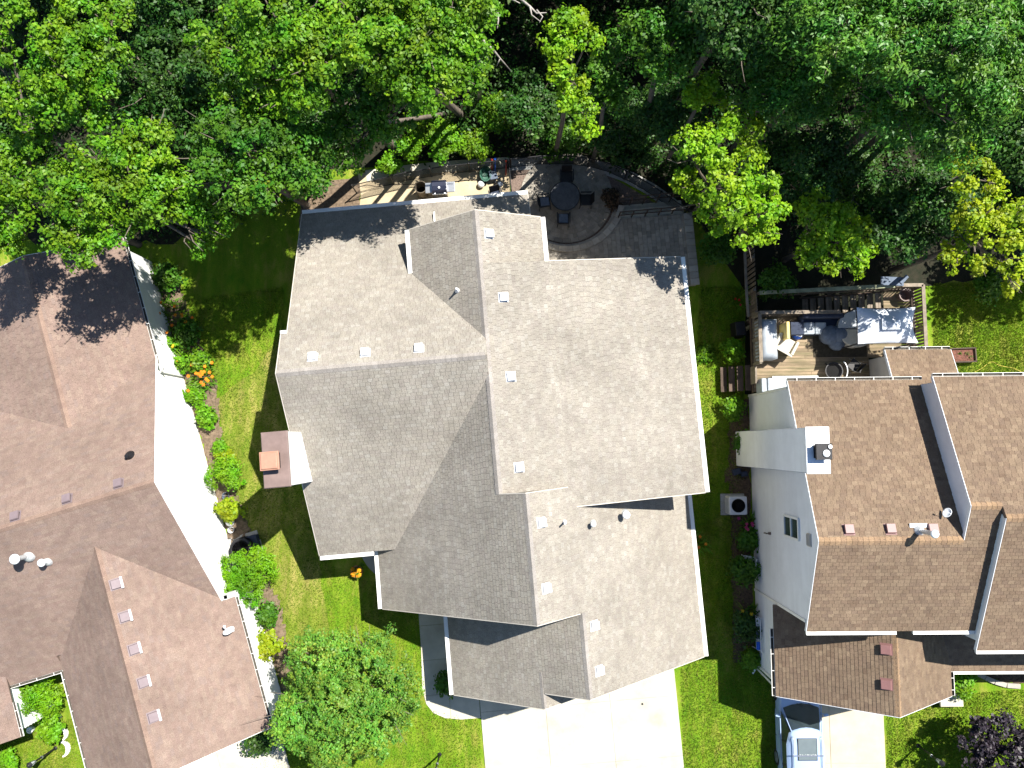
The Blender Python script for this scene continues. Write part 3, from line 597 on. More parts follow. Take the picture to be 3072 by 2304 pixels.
for a, b, o in [((10.27, -3.46, 7.7), (10.27, 2.29, zRN(0, 2.29)), (-1, 0, 0)), ((10.27, -3.46, 7.7), (10.27, -6.86, zRS(0, -6.86)), (-1, 0, 0)), ((10.08, -10.12, zGW(10.08, 0)), (13.8, -10.12, 5.5), (0, -1, 0)), ((13.8, -10.12, 5.5), (17.0, -10.12, zGEr(17.0, 0)), (0, -1, 0)),
    ((15.25, 2.32, zE2N(0, 2.32)), (15.25, -2.25, 8.24), (-1, 0, 0)), ((15.25, -2.25, 8.24), (15.25, -3.46, 7.7), (-1, 0, 0)), ((16.3, -2.65, 8.42), (16.3, -7.55, zE3S(0, -7.55)), (-1, 0, 0)), ((14.9, 3.66, 3.3), (14.9, 2.1, 4.0), (-1, 0, 0)), ((17.55, 3.66, 3.3), (17.55, 2.1, 4.0), (1, 0, 0))]: rake_piece(hr, a, b, o, M['siding_pale'], .14, .02)
for a, b, o in [((10.27, 2.29, 5.12), (15.4, 2.29, 5.12), (0, 1, 0)), ((10.27, -6.86, 6.18), (13.5, -6.86, 6.18), (0, -1, 0)), ((14.1, -6.86, 6.18), (16.3, -6.86, 6.18), (0, -1, 0)), ((15.25, 2.32, 6.19), (RE, 2.32, 6.19), (0, 1, 0)), ((16.3, -7.55, 6.22), (RE, -7.55, 6.22), (0, -1, 0)),
    ((10.08, -7.5, 3.0), (10.08, -10.12, 3.0), (-1, 0, 0)), ((17.0, -9.2, 3.12), (17.0, -10.12, 3.12), (1, 0, 0)), ((17.0, -9.2, 2.98), (RE, -9.2, 2.98), (0, -1, 0)), ((14.9, 3.66, 3.28), (17.55, 3.66, 3.28), (0, 1, 0))]:
    gutter(hr, a, b, o, .13, guard=(o[1] < 0 and a[2] > 5) or (a[2] < 2.99))
sp = M['siding_pale']
ww = hw(hr, (10.3, -6.5), (10.3, 2.05), 6.2, 5.05, (-1, 0, 0), sp, 31, (10.3, -3.46, 7.55))
hw(hr, (10.3, -9.75), (10.3, -6.5), 3.0, 3.0, (-1, 0, 0), sp, 32); hw(hr, (10.3, -9.75), (16.8, -9.75), 3.0, 3.1, (0, -1, 0), sp, 33, (13.8, -9.75, 5.35))
hw(hr, (10.3, -6.5), (16.5, -6.5), 6.2, 6.2, (0, -1, 0), sp, 34); hw(hr, (10.3, 2.05), (15.3, 2.05), 5.05, 5.05, (0, 1, 0), sp, 35); hw(hr, (15.3, 2.1), (RE, 2.1), 6.1, 6.1, (0, 1, 0), sp, 36)
wall(hr, [(15.3, -3.4, 5.0), (15.3, 2.1, 4.5), (15.3, 2.1, 6.1), (15.3, -2.25, 8.1), (15.3, -3.4, 7.6)], (-1, 0, 0), sp, seed=37)
wall(hr, [(16.33, -7.2, 5.6), (16.33, -2.3, 7.8), (16.33, -2.65, 8.3), (16.33, -7.2, 6.25)], (-1, 0, 0), sp, seed=38)
hw(hr, (16.35, -7.2), (RE, -7.2), 6.25, 6.25, (0, -1, 0), sp, 39); hw(hr, (16.8, -9.75), (16.8, -7.2), 3.1, 3.1, (1, 0, 0), sp, 40)
hw(hr, (15.1, 2.1), (15.1, 3.45), 3.85, 3.25, (-1, 0, 0), M['siding_beige'], 41); hw(hr, (15.1, 3.45), (17.35, 3.45), 3.25, 3.25, (0, 1, 0), sp, 42); hw(hr, (17.35, 2.1), (17.35, 3.45), 3.85, 3.25, (1, 0, 0), sp, 43)
gd = MB(); gd.box((13.3, -9.79, 1.07), (4.6, .05, 2.1))
gd.build('garage_door', M['white'], hr)
# corner trim and downspout on the side wall
for v_, z_ in ((-6.5, 6.15), (2.03, 5.05), (-9.73, 2.95)): tr = MB(); tr.bar((10.27, v_, .0), (10.27, v_, z_), .10, .06); tr.build('corner_trim', M['white'], hr)
ds = MB(); ds.tube([(10.15, -9.95, 2.9), (10.2, -9.9, 2.6), (10.2, -9.84, .1), (10.05, -10.1, .05)], .04, 6); ds.build('downspout', M['gutter'], hr)
# window, louvre, light on the side wall
(v0, z0), (v1, z1) = FR.on_wall_u(2357, 1548, 10.3), FR.on_wall_u(2400, 1618, 10.3)
vc, zc, wv, hz = (v0+v1)/2, (z0+z1)/2, abs(v1-v0)+.06, abs(z1-z0)+.05
wf = MB(); wf.bar((10.25, vc-wv/2, zc-hz/2), (10.25, vc+wv/2, zc-hz/2), .07, .08); wf.bar((10.25, vc-wv/2, zc+hz/2), (10.25, vc+wv/2, zc+hz/2), .07, .08); wf.bar((10.25, vc-wv/2, zc-hz/2), (10.25, vc-wv/2, zc+hz/2), .08, .07); wf.bar((10.25, vc+wv/2, zc-hz/2), (10.25, vc+wv/2, zc+hz/2), .08, .07); wf.bar((10.24, vc-wv/2, zc), (10.24, vc+wv/2, zc), .06, .06)
win = wf.build('window', M['white'], hr)
for k in (-1, 1):
    pb = MB(); pb.box((10.262, vc, zc+k*hz/4), (.02, wv-.08, hz/2-.07)); pb.build('pane', M['pane'], win)
vl, zl = FR.on_wall_u(2430, 1620, 10.3); lv = MB(); lv.box((10.27, vl, zl), (.04, .46, .36))
for k in range(6): lv.bar((10.235, vl-.2, zl-.15+.06*k), (10.235, vl+.2, zl-.15+.06*k), .03, .02)
lv.build('gable_louvre', M['siding_beige'], hr)
vl, zl = FR.on_wall_u(2313, 1600, 10.3); lt = MB(); lt.box((10.24, vl, zl), (.08, .10, .14)); lt.tube([(10.2, vl, zl), (10.08, vl, zl+.05), (10.05, vl, zl-.12)], .025, 6); lt.tube([(10.2, vl-.02, zl-.05), (10.2, vl-.02, zl-.55)], .015, 6); lt.build('wall_light', M['trim_brown'], hr)
# chimney chase on the side wall
cz = 8.6; ch = MB(); ch.box((10.0, -.32, cz/2), (.72, 1.5, cz)); cho = ch.build('chimney', sp, hr)
cs = MB()
for side, poly in (((-1, 0, 0), [(9.64, -1.07, 0), (9.64, .43, 0), (9.64, .43, cz), (9.64, -1.07, cz)]), ((0, -1, 0), [(9.64, -1.07, 0), (10.36, -1.07, 0), (10.36, -1.07, cz), (9.64, -1.07, cz)]), ((0, 1, 0), [(9.64, .43, 0), (10.36, .43, 0), (10.36, .43, cz), (9.64, .43, cz)])):
    courses(cs, poly, .19, 3.66, .012, 5, .004, .003, side=side, jit=.1)
cs.build('siding', sp, cho, kind='stuff')
ct = MB(); ct.box((10.0, -.32, cz+.02), (.80, 1.58, .06)); ct.build('chimney_top', M['vent_white'], cho, bevel=.015)
cc = MB(); cc.box((10.06, -.36, cz+.2), (.42, .40, .32))
for k in range(5): cc.box((10.06, -.36, cz+.1+.06*k), (.46, .44, .015))
cc.box((10.06, -.36, cz+.40), (.56, .54, .05), taper=.92); cc.lathe([(.10, .42), (.12, .46), (.07, .5), (.01, .51)], (10.12, -.42, cz), 12, m=1); cc.lathe([(.06, .42), (.07, .47), (.01, .49)], (10.25, -.2, cz), 10, m=1)
cc.build('chimney_cap', [M['black_metal'], M['vent_white']], cho)
for x, y in ((2545, 1590), (2670, 1588), (2797, 1588)): box_vent(roof_r, FR.on(x, y, zRN), (0, .447, 1), M['vent_pink'], .33)
for x, y in ((2659, 1947), (2660, 2052)): box_vent(roof_r, FR.on(x, y, zGW), (-.667, 0, 1), M['vent_pink'], .36)
pf = FR.on(2757, 1592, zRN); flue(roof_r, pf, .95, .08, .14); fl = MB(); fl.box((pf.x, pf.y+.18, pf.z-.03), (.6, .14, .03)); fl.build('flashing', M['vent_white'], roof_r)
# ------------------------------------------------------------------ ground, drives, paths, beds
def sheet(name, poly, z, mt, kind='structure', thick=0.0, label=None, sub=None):
    mb = MB(); mb.prism([(p[0], p[1]) for p in poly], z-thick-.2 if thick == 0 else z-thick, z)
    return tag(mb.build(name, mt), label, None, None, kind)
def setting(name):
    o = bpy.data.objects.new(name, None); COL.objects.link(o); o['kind'] = 'structure'; return o
gm = MB(); gm.add([(-150, -150, 0), (150, -150, 0), (150, 150, 0), (-150, 150, 0)], [(0, 1, 2, 3)])
tag(gm.build('lawn', M['lawn']), None, None, None, 'structure')
P0 = lambda pts, z=0.0: [at(x, y, z) for x, y in pts]
def wavy(poly, amp=.12, step=.5, seed=1):
    r = random.Random(seed); out = []; n = len(poly)
    for i in range(n):
        a, b = Vector(poly[i]), Vector(poly[(i+1) % n]); k = max(1, int((b-a).length/step))
        for j in range(k):
            p = a+(b-a)*(j/k); out.append((p.x+r.uniform(-amp, amp), p.y+r.uniform(-amp, amp)))
    return out
def mound(name, poly, z, mt, seed=1, amp=.05, kind='structure', cell=.25):
    """a bed of loose material: small uneven height, soft edge at ground level"""
    r = random.Random(seed); mb = MB(); xs = [p[0] for p in poly]; ys = [p[1] for p in poly]
    def dist_in(x, y):
        ins = False; d = 9; n = len(poly)
        for i in range(n):
            a, b = poly[i], poly[(i+1) % n]
            if (a[1] > y) != (b[1] > y) and x < (b[0]-a[0])*(y-a[1])/(b[1]-a[1])+a[0]: ins = not ins
            ex, ey = b[0]-a[0], b[1]-a[1]; t = max(0, min(1, ((x-a[0])*ex+(y-a[1])*ey)/(ex*ex+ey*ey+1e-9))); d = min(d, math.hypot(x-a[0]-t*ex, y-a[1]-t*ey))
        return d if ins else -d
    nx, ny = int((max(xs)-min(xs))/cell)+3, int((max(ys)-min(ys))/cell)+3; idx = {}
    for j in range(ny):
        for i in range(nx):
            x, y = min(xs)-cell+i*cell, min(ys)-cell+j*cell; d = dist_in(x, y)
            if d > -cell*1.1:
                h = z+amp*r.random() if d > cell*.3 else -.02+.02*r.random()
                idx[(i, j)] = len(mb.v); mb.v.append((x+r.uniform(-.3, .3)*cell, y+r.uniform(-.3, .3)*cell, h))
    for (i, j) in list(idx):
        q = [(i, j), (i+1, j), (i+1, j+1), (i, j+1)]
        if all(k in idx for k in q): mb.f.append(tuple(idx[k] for k in q)); mb.m.append(0)
    return tag(mb.build(name, mt, smooth=True), None, None, None, kind)

sheet('side_lawn', wavy([at(640, 1200), at(760, 1120), at(850, 1000), at(862, 1300), at(905, 1480), at(960, 1715), at(985, 1850), at(1000, 1960), at(830, 2150), at(780, 2000), at(800, 1800), at(720, 1500)], .1, .5, 12), .004, M['lawn_dry'])
# floor of the wood behind the houses; near the deck it paints lawn shade
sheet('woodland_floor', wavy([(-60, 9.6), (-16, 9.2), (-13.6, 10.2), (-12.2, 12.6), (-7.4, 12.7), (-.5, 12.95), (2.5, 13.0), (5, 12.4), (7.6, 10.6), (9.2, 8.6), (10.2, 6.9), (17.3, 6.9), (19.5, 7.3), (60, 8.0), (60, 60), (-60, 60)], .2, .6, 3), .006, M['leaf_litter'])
sheet('deck_shade_sheet', [FR.w(10.1, 2.1), FR.w(17.1, 2.1), FR.w(17.1, 7.0), FR.w(10.3, 7.0)], .012, M['leaf_litter'])  # dark sheet standing in for the shade under deck and stairs
# sandy enclosure behind the middle house
sheet('sand_yard', wavy([FM.w(-6.3, 10.0), FM.w(-6.35, 13.0), FM.w(-3, 13.15), FM.w(.6, 12.95), FM.w(.6, 10.0)], .05, .5, 5), .014, M['sand'])
sheet('dirt_yard', wavy([FM.w(-9.2, 9.9), FM.w(-9.0, 12.6), FM.w(-6.3, 12.9), FM.w(-6.3, 9.9)], .1, .5, 6), .009, M['bed_earth'])
# concrete kerb band along the back fence, laid in pieces
def kerb_pieces(owner, inner, outer, z, h, mt, name, gap=.006):
    for i in range(len(inner)-1):
        a, b, c, d = [Vector((p[0], p[1], 0)) for p in (inner[i], inner[i+1], outer[i+1], outer[i])]
        g = (b-a).normalized()*gap; mb = MB(); mb.prism([a+g, b-g, c-g, d+g], z-.15, z+h); mb.build(name, mt, owner, bevel=.012)
kb = setting('path')
kin = P0([(1100, 545), (1210, 530), (1330, 517), (1440, 509), (1530, 503)]); kout = P0([(1095, 512), (1205, 497), (1328, 484), (1438, 477), (1528, 472)])
kerb_pieces(kb, kin, kout, 0, .035, M['concrete'], 'concrete_slab')
kin = P0([(1530, 512), (1620, 508), (1720, 508), (1800, 520), (1870, 545), (1935, 580), (1990, 618), (2020, 645)]); kout = P0([(1530, 475), (1620, 470), (1722, 470), (1825, 487), (1905, 520), (1970, 556), (2025, 596), (2060, 628)])
kerb_pieces(kb, kin, kout, 0, .035, M['concrete_old'], 'concrete_slab')

# patio: earth bed, round paved circle, red-brown gravel
sheet('patio_bed', [FM.w(.62, 12.5), FM.w(1.9, 12.55), FM.w(3.4, 12.45), FM.w(5.0, 11.95), FM.w(6.6, 10.8), FM.w(7.6, 9.9), FM.w(7.6, 6.4), FM.w(.62, 6.4)], .012, M['gravel'])
pc = FM.w(3.1, 11.0); PR = 1.82
pt = thing('round_patio', 'round shaded stone patio under the dark table in the back yard', 'patio', (pc.x, pc.y, 0))
rp = random.Random(9); ring = MB()
rr = .0; k = 0
radii = [0.12+.2*i for i in range(10)]
for i in range(len(radii)-1):
    r0, r1 = radii[i], radii[i+1]; n = max(6, int(2*math.pi*(r0+r1)/2/.21)); ph = rp.random()
    for j in range(n):
        a0, a1 = 2*math.pi*(j+ph)/n+.006/r1, 2*math.pi*(j+1+ph)/n-.006/r1; h = .045+rp.uniform(0, .006)
        q = [((r0+.004)*math.cos(a0), (r0+.004)*math.sin(a0)), ((r1-.004)*math.cos(a0), (r1-.004)*math.sin(a0)), ((r1-.004)*math.cos(a1), (r1-.004)*math.sin(a1)), ((r0+.004)*math.cos(a1), (r0+.004)*math.sin(a1))]
        ring.prism(q, .0, h)
ring.lathe([(.001, .05), (.118, .05), (.118, 0)], (0, 0, 0), 12)
ring.build('paver_field', M['paver'], pt, kind='stuff')
bm_ = MB(); bm_.lathe([(.001, .028), (1.93, .028), (1.93, 0)], (0, 0, 0), 40); bm_.build('bedding', M['concrete_old'], pt)
n = 34
for j in range(n):
    a0, a1 = 2*math.pi*j/n+.004, 2*math.pi*(j+1)/n-.004; b = MB(); b.prism([(1.93*math.cos(a0), 1.93*math.sin(a0)), (2.12*math.cos(a0), 2.12*math.sin(a0)), (2.12*math.cos(a1), 2.12*math.sin(a1)), (1.93*math.cos(a1), 1.93*math.sin(a1))], 0, .055); b.build('edging_stone', M['paver'], pt)

# raised paved terrace with cap stones and a curved retaining wall
TZ = .5
tr_ = thing('raised_terrace', 'raised grey paved terrace with pale cap stones behind the middle house', 'terrace', FM.w(6.5, 8.0), FM.a)
to = (6.5, 8.0)
curve = []
for k in range(15):
    a = math.radians(-118+k*7.2); curve.append((3.1+2.45*math.cos(a), 11.0+2.45*math.sin(a)))
curve = [c for c in curve if c[0] > 1.4]
poly_t = [(1.32, 6.4), (8.55, 6.4), (8.55, 9.62)]+[(5.35, 9.66)]+curve[::-1]
poly_t = [p for i, p in enumerate(poly_t) if i == 0 or math.hypot(p[0]-poly_t[i-1][0], p[1]-poly_t[i-1][1]) > .02]
loc = lambda p: (p[0]-to[0], p[1]-to[1])
tb = MB(); tb.prism([loc(p) for p in poly_t], 0, TZ-.06); tb.build('retaining_wall', M['paver'], tr_)
pv = MB(); rp = random.Random(4)
for i in range(60):
    for j in range(24):
        w, l = .20, .30; x0, y0 = 1.3+i*w, 6.3+j*l+(i % 2)*l/2
        q = clip(poly_t, (x0+.004, x0+w-.004, y0+.004, y0+l-.004))
        if len(q) > 2: pv.prism([loc(p) for p in q], TZ-.06, TZ-.01+rp.uniform(0, .006))
pv.build('paver_field', M['paver'], tr_, kind='stuff')
n = 11
for j in range(n):
    y0, y1 = 6.35+3.3*j/n+.006, 6.35+3.3*(j+1)/n-.006; b = MB(); b.prism([loc((8.22, y0)), loc((8.62, y0)), loc((8.62, y1)), loc((8.22, y1))], TZ-.008, TZ+.055); b.build('cap_stone', M['paver_cap'], tr_, bevel=.01)
for j in range(len(curve)-1):
    (xa, ya), (xb, yb) = curve[j], curve[j+1]
    def rad(x, y, r): d = math.hypot(x-3.1, y-11.0); return (3.1+(x-3.1)*r/d, 11.0+(y-11.0)*r/d)
    for r0, r1, z0, z1, nm in ((2.38, 2.66, TZ-.008, TZ+.06, 'cap_stone'), (2.22, 2.38, .0, .22, 'wall_block')):
        q = [rad(xa, ya, r0), rad(xa, ya, r1), rad(xb, yb, r1), rad(xb, yb, r0)]; b = MB(); c = Vector((sum(p[0] for p in q)/4, sum(p[1] for p in q)/4, 0))
        b.prism([loc(((p[0]-c.x)*.985+c.x, (p[1]-c.y)*.985+c.y)) for p in q], z0, z1); b.build(nm, M['paver_cap'], tr_, bevel=.01)
for k in range(3):
    b = MB(); b.prism([loc((5.3+.12*k, 9.66+.24*k+.005)), loc((8.3, 9.66+.24*k+.005)), loc((8.3, 9.9+.24*k)), loc((5.3+.12*k, 9.9+.24*k))], 0, TZ-.14*(k+1)+.02); b.build('step', M['stone_pale'], tr_, bevel=.012)
rl = MB()
for y in (9.72, 10.36):
    for z in (TZ+.35, TZ+.85): rl.bar((5.3-to[0], y-to[1], z), (8.35-to[0], y-to[1], z), .05, .04)
    for k in range(6): x = 5.3+3.05*k/5; rl.bar((x-to[0], y-to[1], 0), (x-to[0], y-to[1], TZ+.85), .045, .045)
rl.build('handrail', M['deck_dark'], tr_)

# the middle house's drive: concrete panels with open joints
dv = setting('driveway')
def panels(owner, fr, us, vs, z=.05, jit=.003, mt=None, nm='concrete_slab', seed=1):
    r = random.Random(seed); sb_ = MB(); sb_.prism([fr.w(us[0], vs[0])[:2], fr.w(us[-1], vs[0])[:2], fr.w(us[-1], vs[-1])[:2], fr.w(us[0], vs[-1])[:2]], -.08, z-.022); sb_.build('sub_base', M['concrete_old'], owner)
    for i in range(len(us)-1):
        for j in range(len(vs)-1):
            b = MB(); b.prism([fr.w(us[i]+.007, vs[j]+.007)[:2], fr.w(us[i+1]-.007, vs[j]+.007)[:2], fr.w(us[i+1]-.007, vs[j+1]-.007)[:2], fr.w(us[i]+.007, vs[j+1]-.007)[:2]], -.06, z+r.uniform(-jit, jit)); b.build(nm, mt or M['concrete'], owner, bevel=.01)
panels(dv, FM, [-2.74, .1, 2.92, 5.84], [-26.0, -23.0, -20.0, -17.0, -14.05, -11.5, -8.9], .05)
dr = MB(); q = at(1927, 2112, .05); dr.lathe([(.045, 0), (.045, .012), (.03, .014), (.001, .008)], (q.x, q.y, .05), 14); tag(dr.build('drain_cap', M['black']), 'small dark round drain cap set in the pale concrete drive', 'drain cap')
# front walk beside the garage
wk = setting('walkway')
wpoly = [(-5.1, -5.98), (-5.12, -8.6), (-5.2, -10.3), (-5.08, -10.95), (-4.8, -11.36), (-4.3, -11.62), (-3.6, -11.74), (-2.76, -11.74), (-2.76, -10.35), (-3.75, -10.35), (-3.95, -10.1), (-3.95, -5.98)]
for lo, hi in ((-12, -10.6), (-10.6, -9.1), (-9.1, -7.6), (-7.6, -5.9)):
    for l, h in (((-6, -4.05), (-4.05, -2.7)) if lo == -12 else ((-6, -2.7),)):
        q = clip(wpoly, (l+.006, h-.006, lo+.006, hi-.006))
        if len(q) > 2: MB().prism([FM.w(*p)[:2] for p in q], -.06, .04).build('concrete_slab', M['concrete'], wk, bevel=.008)
mound('mulch_bed', [FM.w(-3.9, -6.1)[:2], FM.w(-3.28, -6.1)[:2], FM.w(-3.28, -10.0)[:2], FM.w(-3.9, -10.0)[:2]], .05, M['mulch'], 2, .04, cell=.12)
pad = []
for k in range(13):
    a = math.radians(180+k*90/12); pad.append((-5.95+1.55*math.cos(a)*1.05, -3.55+2.0*math.sin(a)))
sheet('stone_pad', [FM.w(*p) for p in [(-5.95, -3.55)]+pad], .03, M['concrete_old'])
# the right-hand drive, porch bed; the left-hand drive
dv2 = setting('driveway')
panels(dv2, FR, [11.05, 13.3, 15.66], [-26, -22, -18, -13.9, -9.8], .05, mt=M['concrete_beige'])
panels(dv2, FR, [15.68, 17.6], [-11.55, -10.6], .045, seed=3, mt=M['concrete_beige'])
dv3 = setting('driveway')
panels(dv3, FL, [-19.4, -16.6, -13.7], [-22, -18, -14, -11, -7.8], .05)
# planting beds
mound('garden_bed', [FL.w(-13.65, 12.6)[:2], FL.w(-12.9, 12.4)[:2], FL.w(-12.6, 9.0)[:2], FL.w(-12.3, 6.6)[:2], FL.w(-12.8, 4.0)[:2], FL.w(-12.75, 1.0)[:2], FL.w(-12.5, -1.5)[:2], FL.w(-12.2, -4.0)[:2], FL.w(-12.4, -6.0)[:2], FL.w(-12.4, -7.6)[:2], FL.w(-13.15, -7.6)[:2], FL.w(-13.2, -2.5)[:2], FL.w(-13.65, -2.4)[:2]], .03, M['bed_earth'], 4, .05, cell=.14)
mound('garden_bed', [FR.w(10.25, 1.8)[:2], FR.w(9.1, 1.6)[:2], FR.w(9.4, .6)[:2], FR.w(9.2, -1.3)[:2], FR.w(9.3, -6.0)[:2], FR.w(9.2, -9.6)[:2], FR.w(10.25, -9.7)[:2]], .02, M['mulch'], 6, .04, cell=.2)
mound('mulch_bed', [FL.w(-22.2, -3.6)[:2], FL.w(-20.25, -3.4)[:2], FL.w(-20.25, -6.2)[:2], FL.w(-20.9, -6.0)[:2], FL.w(-21.4, -4.9)[:2]], .02, M['mulch_red'], 7, .04, cell=.12)
sheet('stone_pad', wavy([FL.w(-22.5, -4.2), FL.w(-20.2, -3.2), FL.w(-20.15, -5.9), FL.w(-20.4, -5.9), FL.w(-20.55, -4.3)], .03, .4, 2), .012, M['stone_pale'])
mound('mulch_bed', [FR.w(19.0, -9.3)[:2], FR.w(19.7, -10.0)[:2], FR.w(21.0, -10.6)[:2], FR.w(22.5, -10.6)[:2], FR.w(22.5, -9.2)[:2]], .03, M['mulch'], 9, .05, cell=.15)
es = thing('bed_edging', 'curved grey stone edging round the dark porch bed', 'stone edging', FR.w(20.4, -10.3))
eo = FR.w(20.4, -10.3); pts = [FR.w(*p) for p in [(18.7, -9.35), (19.0, -9.65), (19.35, -9.9), (19.7, -10.1), (20.1, -10.32), (20.5, -10.5), (21.0, -10.65), (21.6, -10.7)]]
for i in range(len(pts)-1): b = MB(); d = (pts[i+1]-pts[i])*.02; b.bar(pts[i]+d-eo+Vector((0, 0, .06)), pts[i+1]-d-eo+Vector((0, 0, .06)), .2, .14); b.build('edging_stone', M['paver_cap'], es, bevel=.015)
# ------------------------------------------------------------------ plants: thousands of small leaves carried by trunks and limbs
def leaf_object(name, C, Rc, per, size, mt, rs, parent=None, off=(0, 0, 0), flat=.75, up=.55, aspect=.55, outdir=None, kind=None, shell=.5):
    """leaves scattered round the clump centres C with radii Rc; every leaf a bent four-cornered blade"""
    C = np.asarray(C, float); Rc = np.asarray(Rc, float); n = len(C)*per
    idx = np.repeat(np.arange(len(C)), per); d = rs.normal(size=(n, 3)); d /= np.linalg.norm(d, axis=1)[:, None]
    r = rs.random(n)**shell; p = C[idx]+d*(r*Rc[idx])[:, None]*np.array([1, 1, flat])
    nr = d*.45+np.array([0, 0, up])+rs.normal(size=(n, 3))*.42
    if outdir is not None: nr += outdir[idx]*.3
    nr /= np.linalg.norm(nr, axis=1)[:, None]
    t = rs.normal(size=(n, 3)); t -= nr*(t*nr).sum(1)[:, None]; t /= np.linalg.norm(t, axis=1)[:, None]; b = np.cross(nr, t)
    s = size*(.5+.95*rs.random(n))[:, None]; w = s*aspect*.5; l = s*.5
    droop = nr*s*.14
    V = np.stack([p-t*l-droop, p-b*w+t*l*.1, p+t*l-droop, p+b*w+t*l*.1], 1).reshape(-1, 3)-np.array(off)
    return quads_object(name, V, mt, parent, kind)
def quads_object(name, V, mt, parent=None, kind=None):
    n = len(V)//4; me = bpy.data.meshes.new(name); me.vertices.add(n*4); me.vertices.foreach_set('co', V.astype(np.float32).ravel())
    me.loops.add(n*4); me.loops.foreach_set('vertex_index', np.arange(n*4, dtype=np.int32)); me.polygons.add(n)
    me.polygons.foreach_set('loop_start', np.arange(0, n*4, 4, dtype=np.int32)); me.materials.append(mt); me.update(calc_edges=True)
    o = bpy.data.objects.new(name, me); COL.objects.link(o)
    if parent is not None: o.parent = parent
    if kind: o['kind'] = kind
    return o
STYLE = {  # clump radius, clumps per square metre of crown, leaves per clump, leaf size, leaf aspect, leaf material
 'lime':  (.25, 19, 50, .125, .75, 'lime'), 'bright': (.31, 14, 58, .128, .66, 'bright'), 'mid': (.36, 11, 56, .135, .65, 'mid'), 'dark': (.42, 10, 58, .135, .6, 'dark'),
 'ash':   (.40, 10, 70, .145, .38, 'ash'), 'under': (.45, 7, 40, .15, .6, 'under'), 'gold': (.25, 18, 46, .125, .75, 'gold'), 'fresh': (.22, 22, 40, .12, .7, 'fresh'), 'round': (.24, 18, 60, .10, .6, 'round'), 'purple': (.30, 12, 50, .13, .75, 'purple'),
 'feather': (.24, 26, 64, .11, .36, 'feather')}
def tree(label, px, py, zc, R, style, seed, Rz=None, lobes=7, cat='tree', name='tree', lean=(0, 0), trunk_r=None, group=None, base=None, lob=.52, dens=1.0, spread=.62, mtl=None, LB=None):
    rs = np.random.RandomState(seed); rnd = random.Random(seed); c = at(px, py, zc); Rz = Rz or R*.75
    cr, cpm, per, ls, asp, mk = STYLE[style]; mk = mtl or mk
    b = Vector(base) if base else Vector((c.x+rnd.uniform(-.25, .25)*R, c.y+rnd.uniform(-.1, .4)*R, 0))
    t = thing(name, label, cat, (b.x, b.y, 0), 0, group)
    # lobes: the crown is a handful of big boughs, each a rough dome of leafy twigs
    L = [(np.array([0, 0, Rz*.35]), .55*R)]
    for k in range(lobes):
        a = 2*math.pi*(k+rnd.uniform(-.3, .3))/lobes; rr = R*spread*rnd.uniform(.75, 1.15); L.append((np.array([rr*math.cos(a), rr*math.sin(a), Rz*rnd.uniform(-.35, .25)]), R*lob*rnd.uniform(.65, 1.1)))
    if LB: L = [(np.array(at(x, y, z)-c), r) for x, y, z, r in LB]
    C, Rc, OD = [], [], []
    for lc, lr in L:
        n = max(6, int(cpm*dens*lr*lr*2.6)); d = rs.normal(size=(n, 3)); d[:, 2] = np.abs(d[:, 2])*1.1-.45; d /= np.linalg.norm(d, axis=1)[:, None]
        lr = lr*rnd.uniform(.82, 1.05); lc = lc+np.array([0, 0, rnd.uniform(-.55, .45)*min(1.0, R*.5)]); fr = .55+.5*rs.random(n); fr = np.where(rs.random(n) < .14, fr+.35*rs.random(n), fr)
        q = lc+d*(lr*fr)[:, None]*np.array([1, 1, min(1.0, Rz/R)])
        C.append(q); Rc.append(cr*(.55+.95*rs.random(n)**1.4)); OD.append(d)
    C = np.concatenate(C)+np.array([c.x, c.y, c.z]); Rc = np.concatenate(Rc); OD = np.concatenate(OD)
    leaf_object('crown', C, Rc, per, ls, LEAF[mk], rs, t, (b.x, b.y, 0), aspect=asp, outdir=OD)
    tr = trunk_r or .05+.045*R; mb = MB(); fork = Vector((c.x-b.x, c.y-b.y, max(.3, c.z-Rz*.9)))
    mid = fork*.5+Vector((rnd.uniform(-.1, .1)*R, rnd.uniform(-.1, .1)*R, 0)); mb.tube([(0, 0, -.1), (0, 0, .15), mid, fork], [tr*1.5, tr*1.1, tr*.9, tr*.75], 9)
    for lc, lr in L:
        e = Vector((c.x-b.x+lc[0], c.y-b.y+lc[1], c.z+lc[2])); m_ = fork.lerp(e, .5)+Vector((0, 0, -.12*R)); mb.tube([fork, m_, e], [tr*.5, tr*.34, tr*.14], 6)
        for k in range(4):
            a = e+Vector((rnd.gauss(0, 1), rnd.gauss(0, 1), rnd.uniform(-.1, .8)))*lr*.6; mb.tube([m_.lerp(e, .6), m_.lerp(a, .7), a], [tr*.2, tr*.12, tr*.05], 5)
    mb.build('trunk', M['bark'], t, smooth=True)
    return t
WG = 'trees of the wood behind the houses'
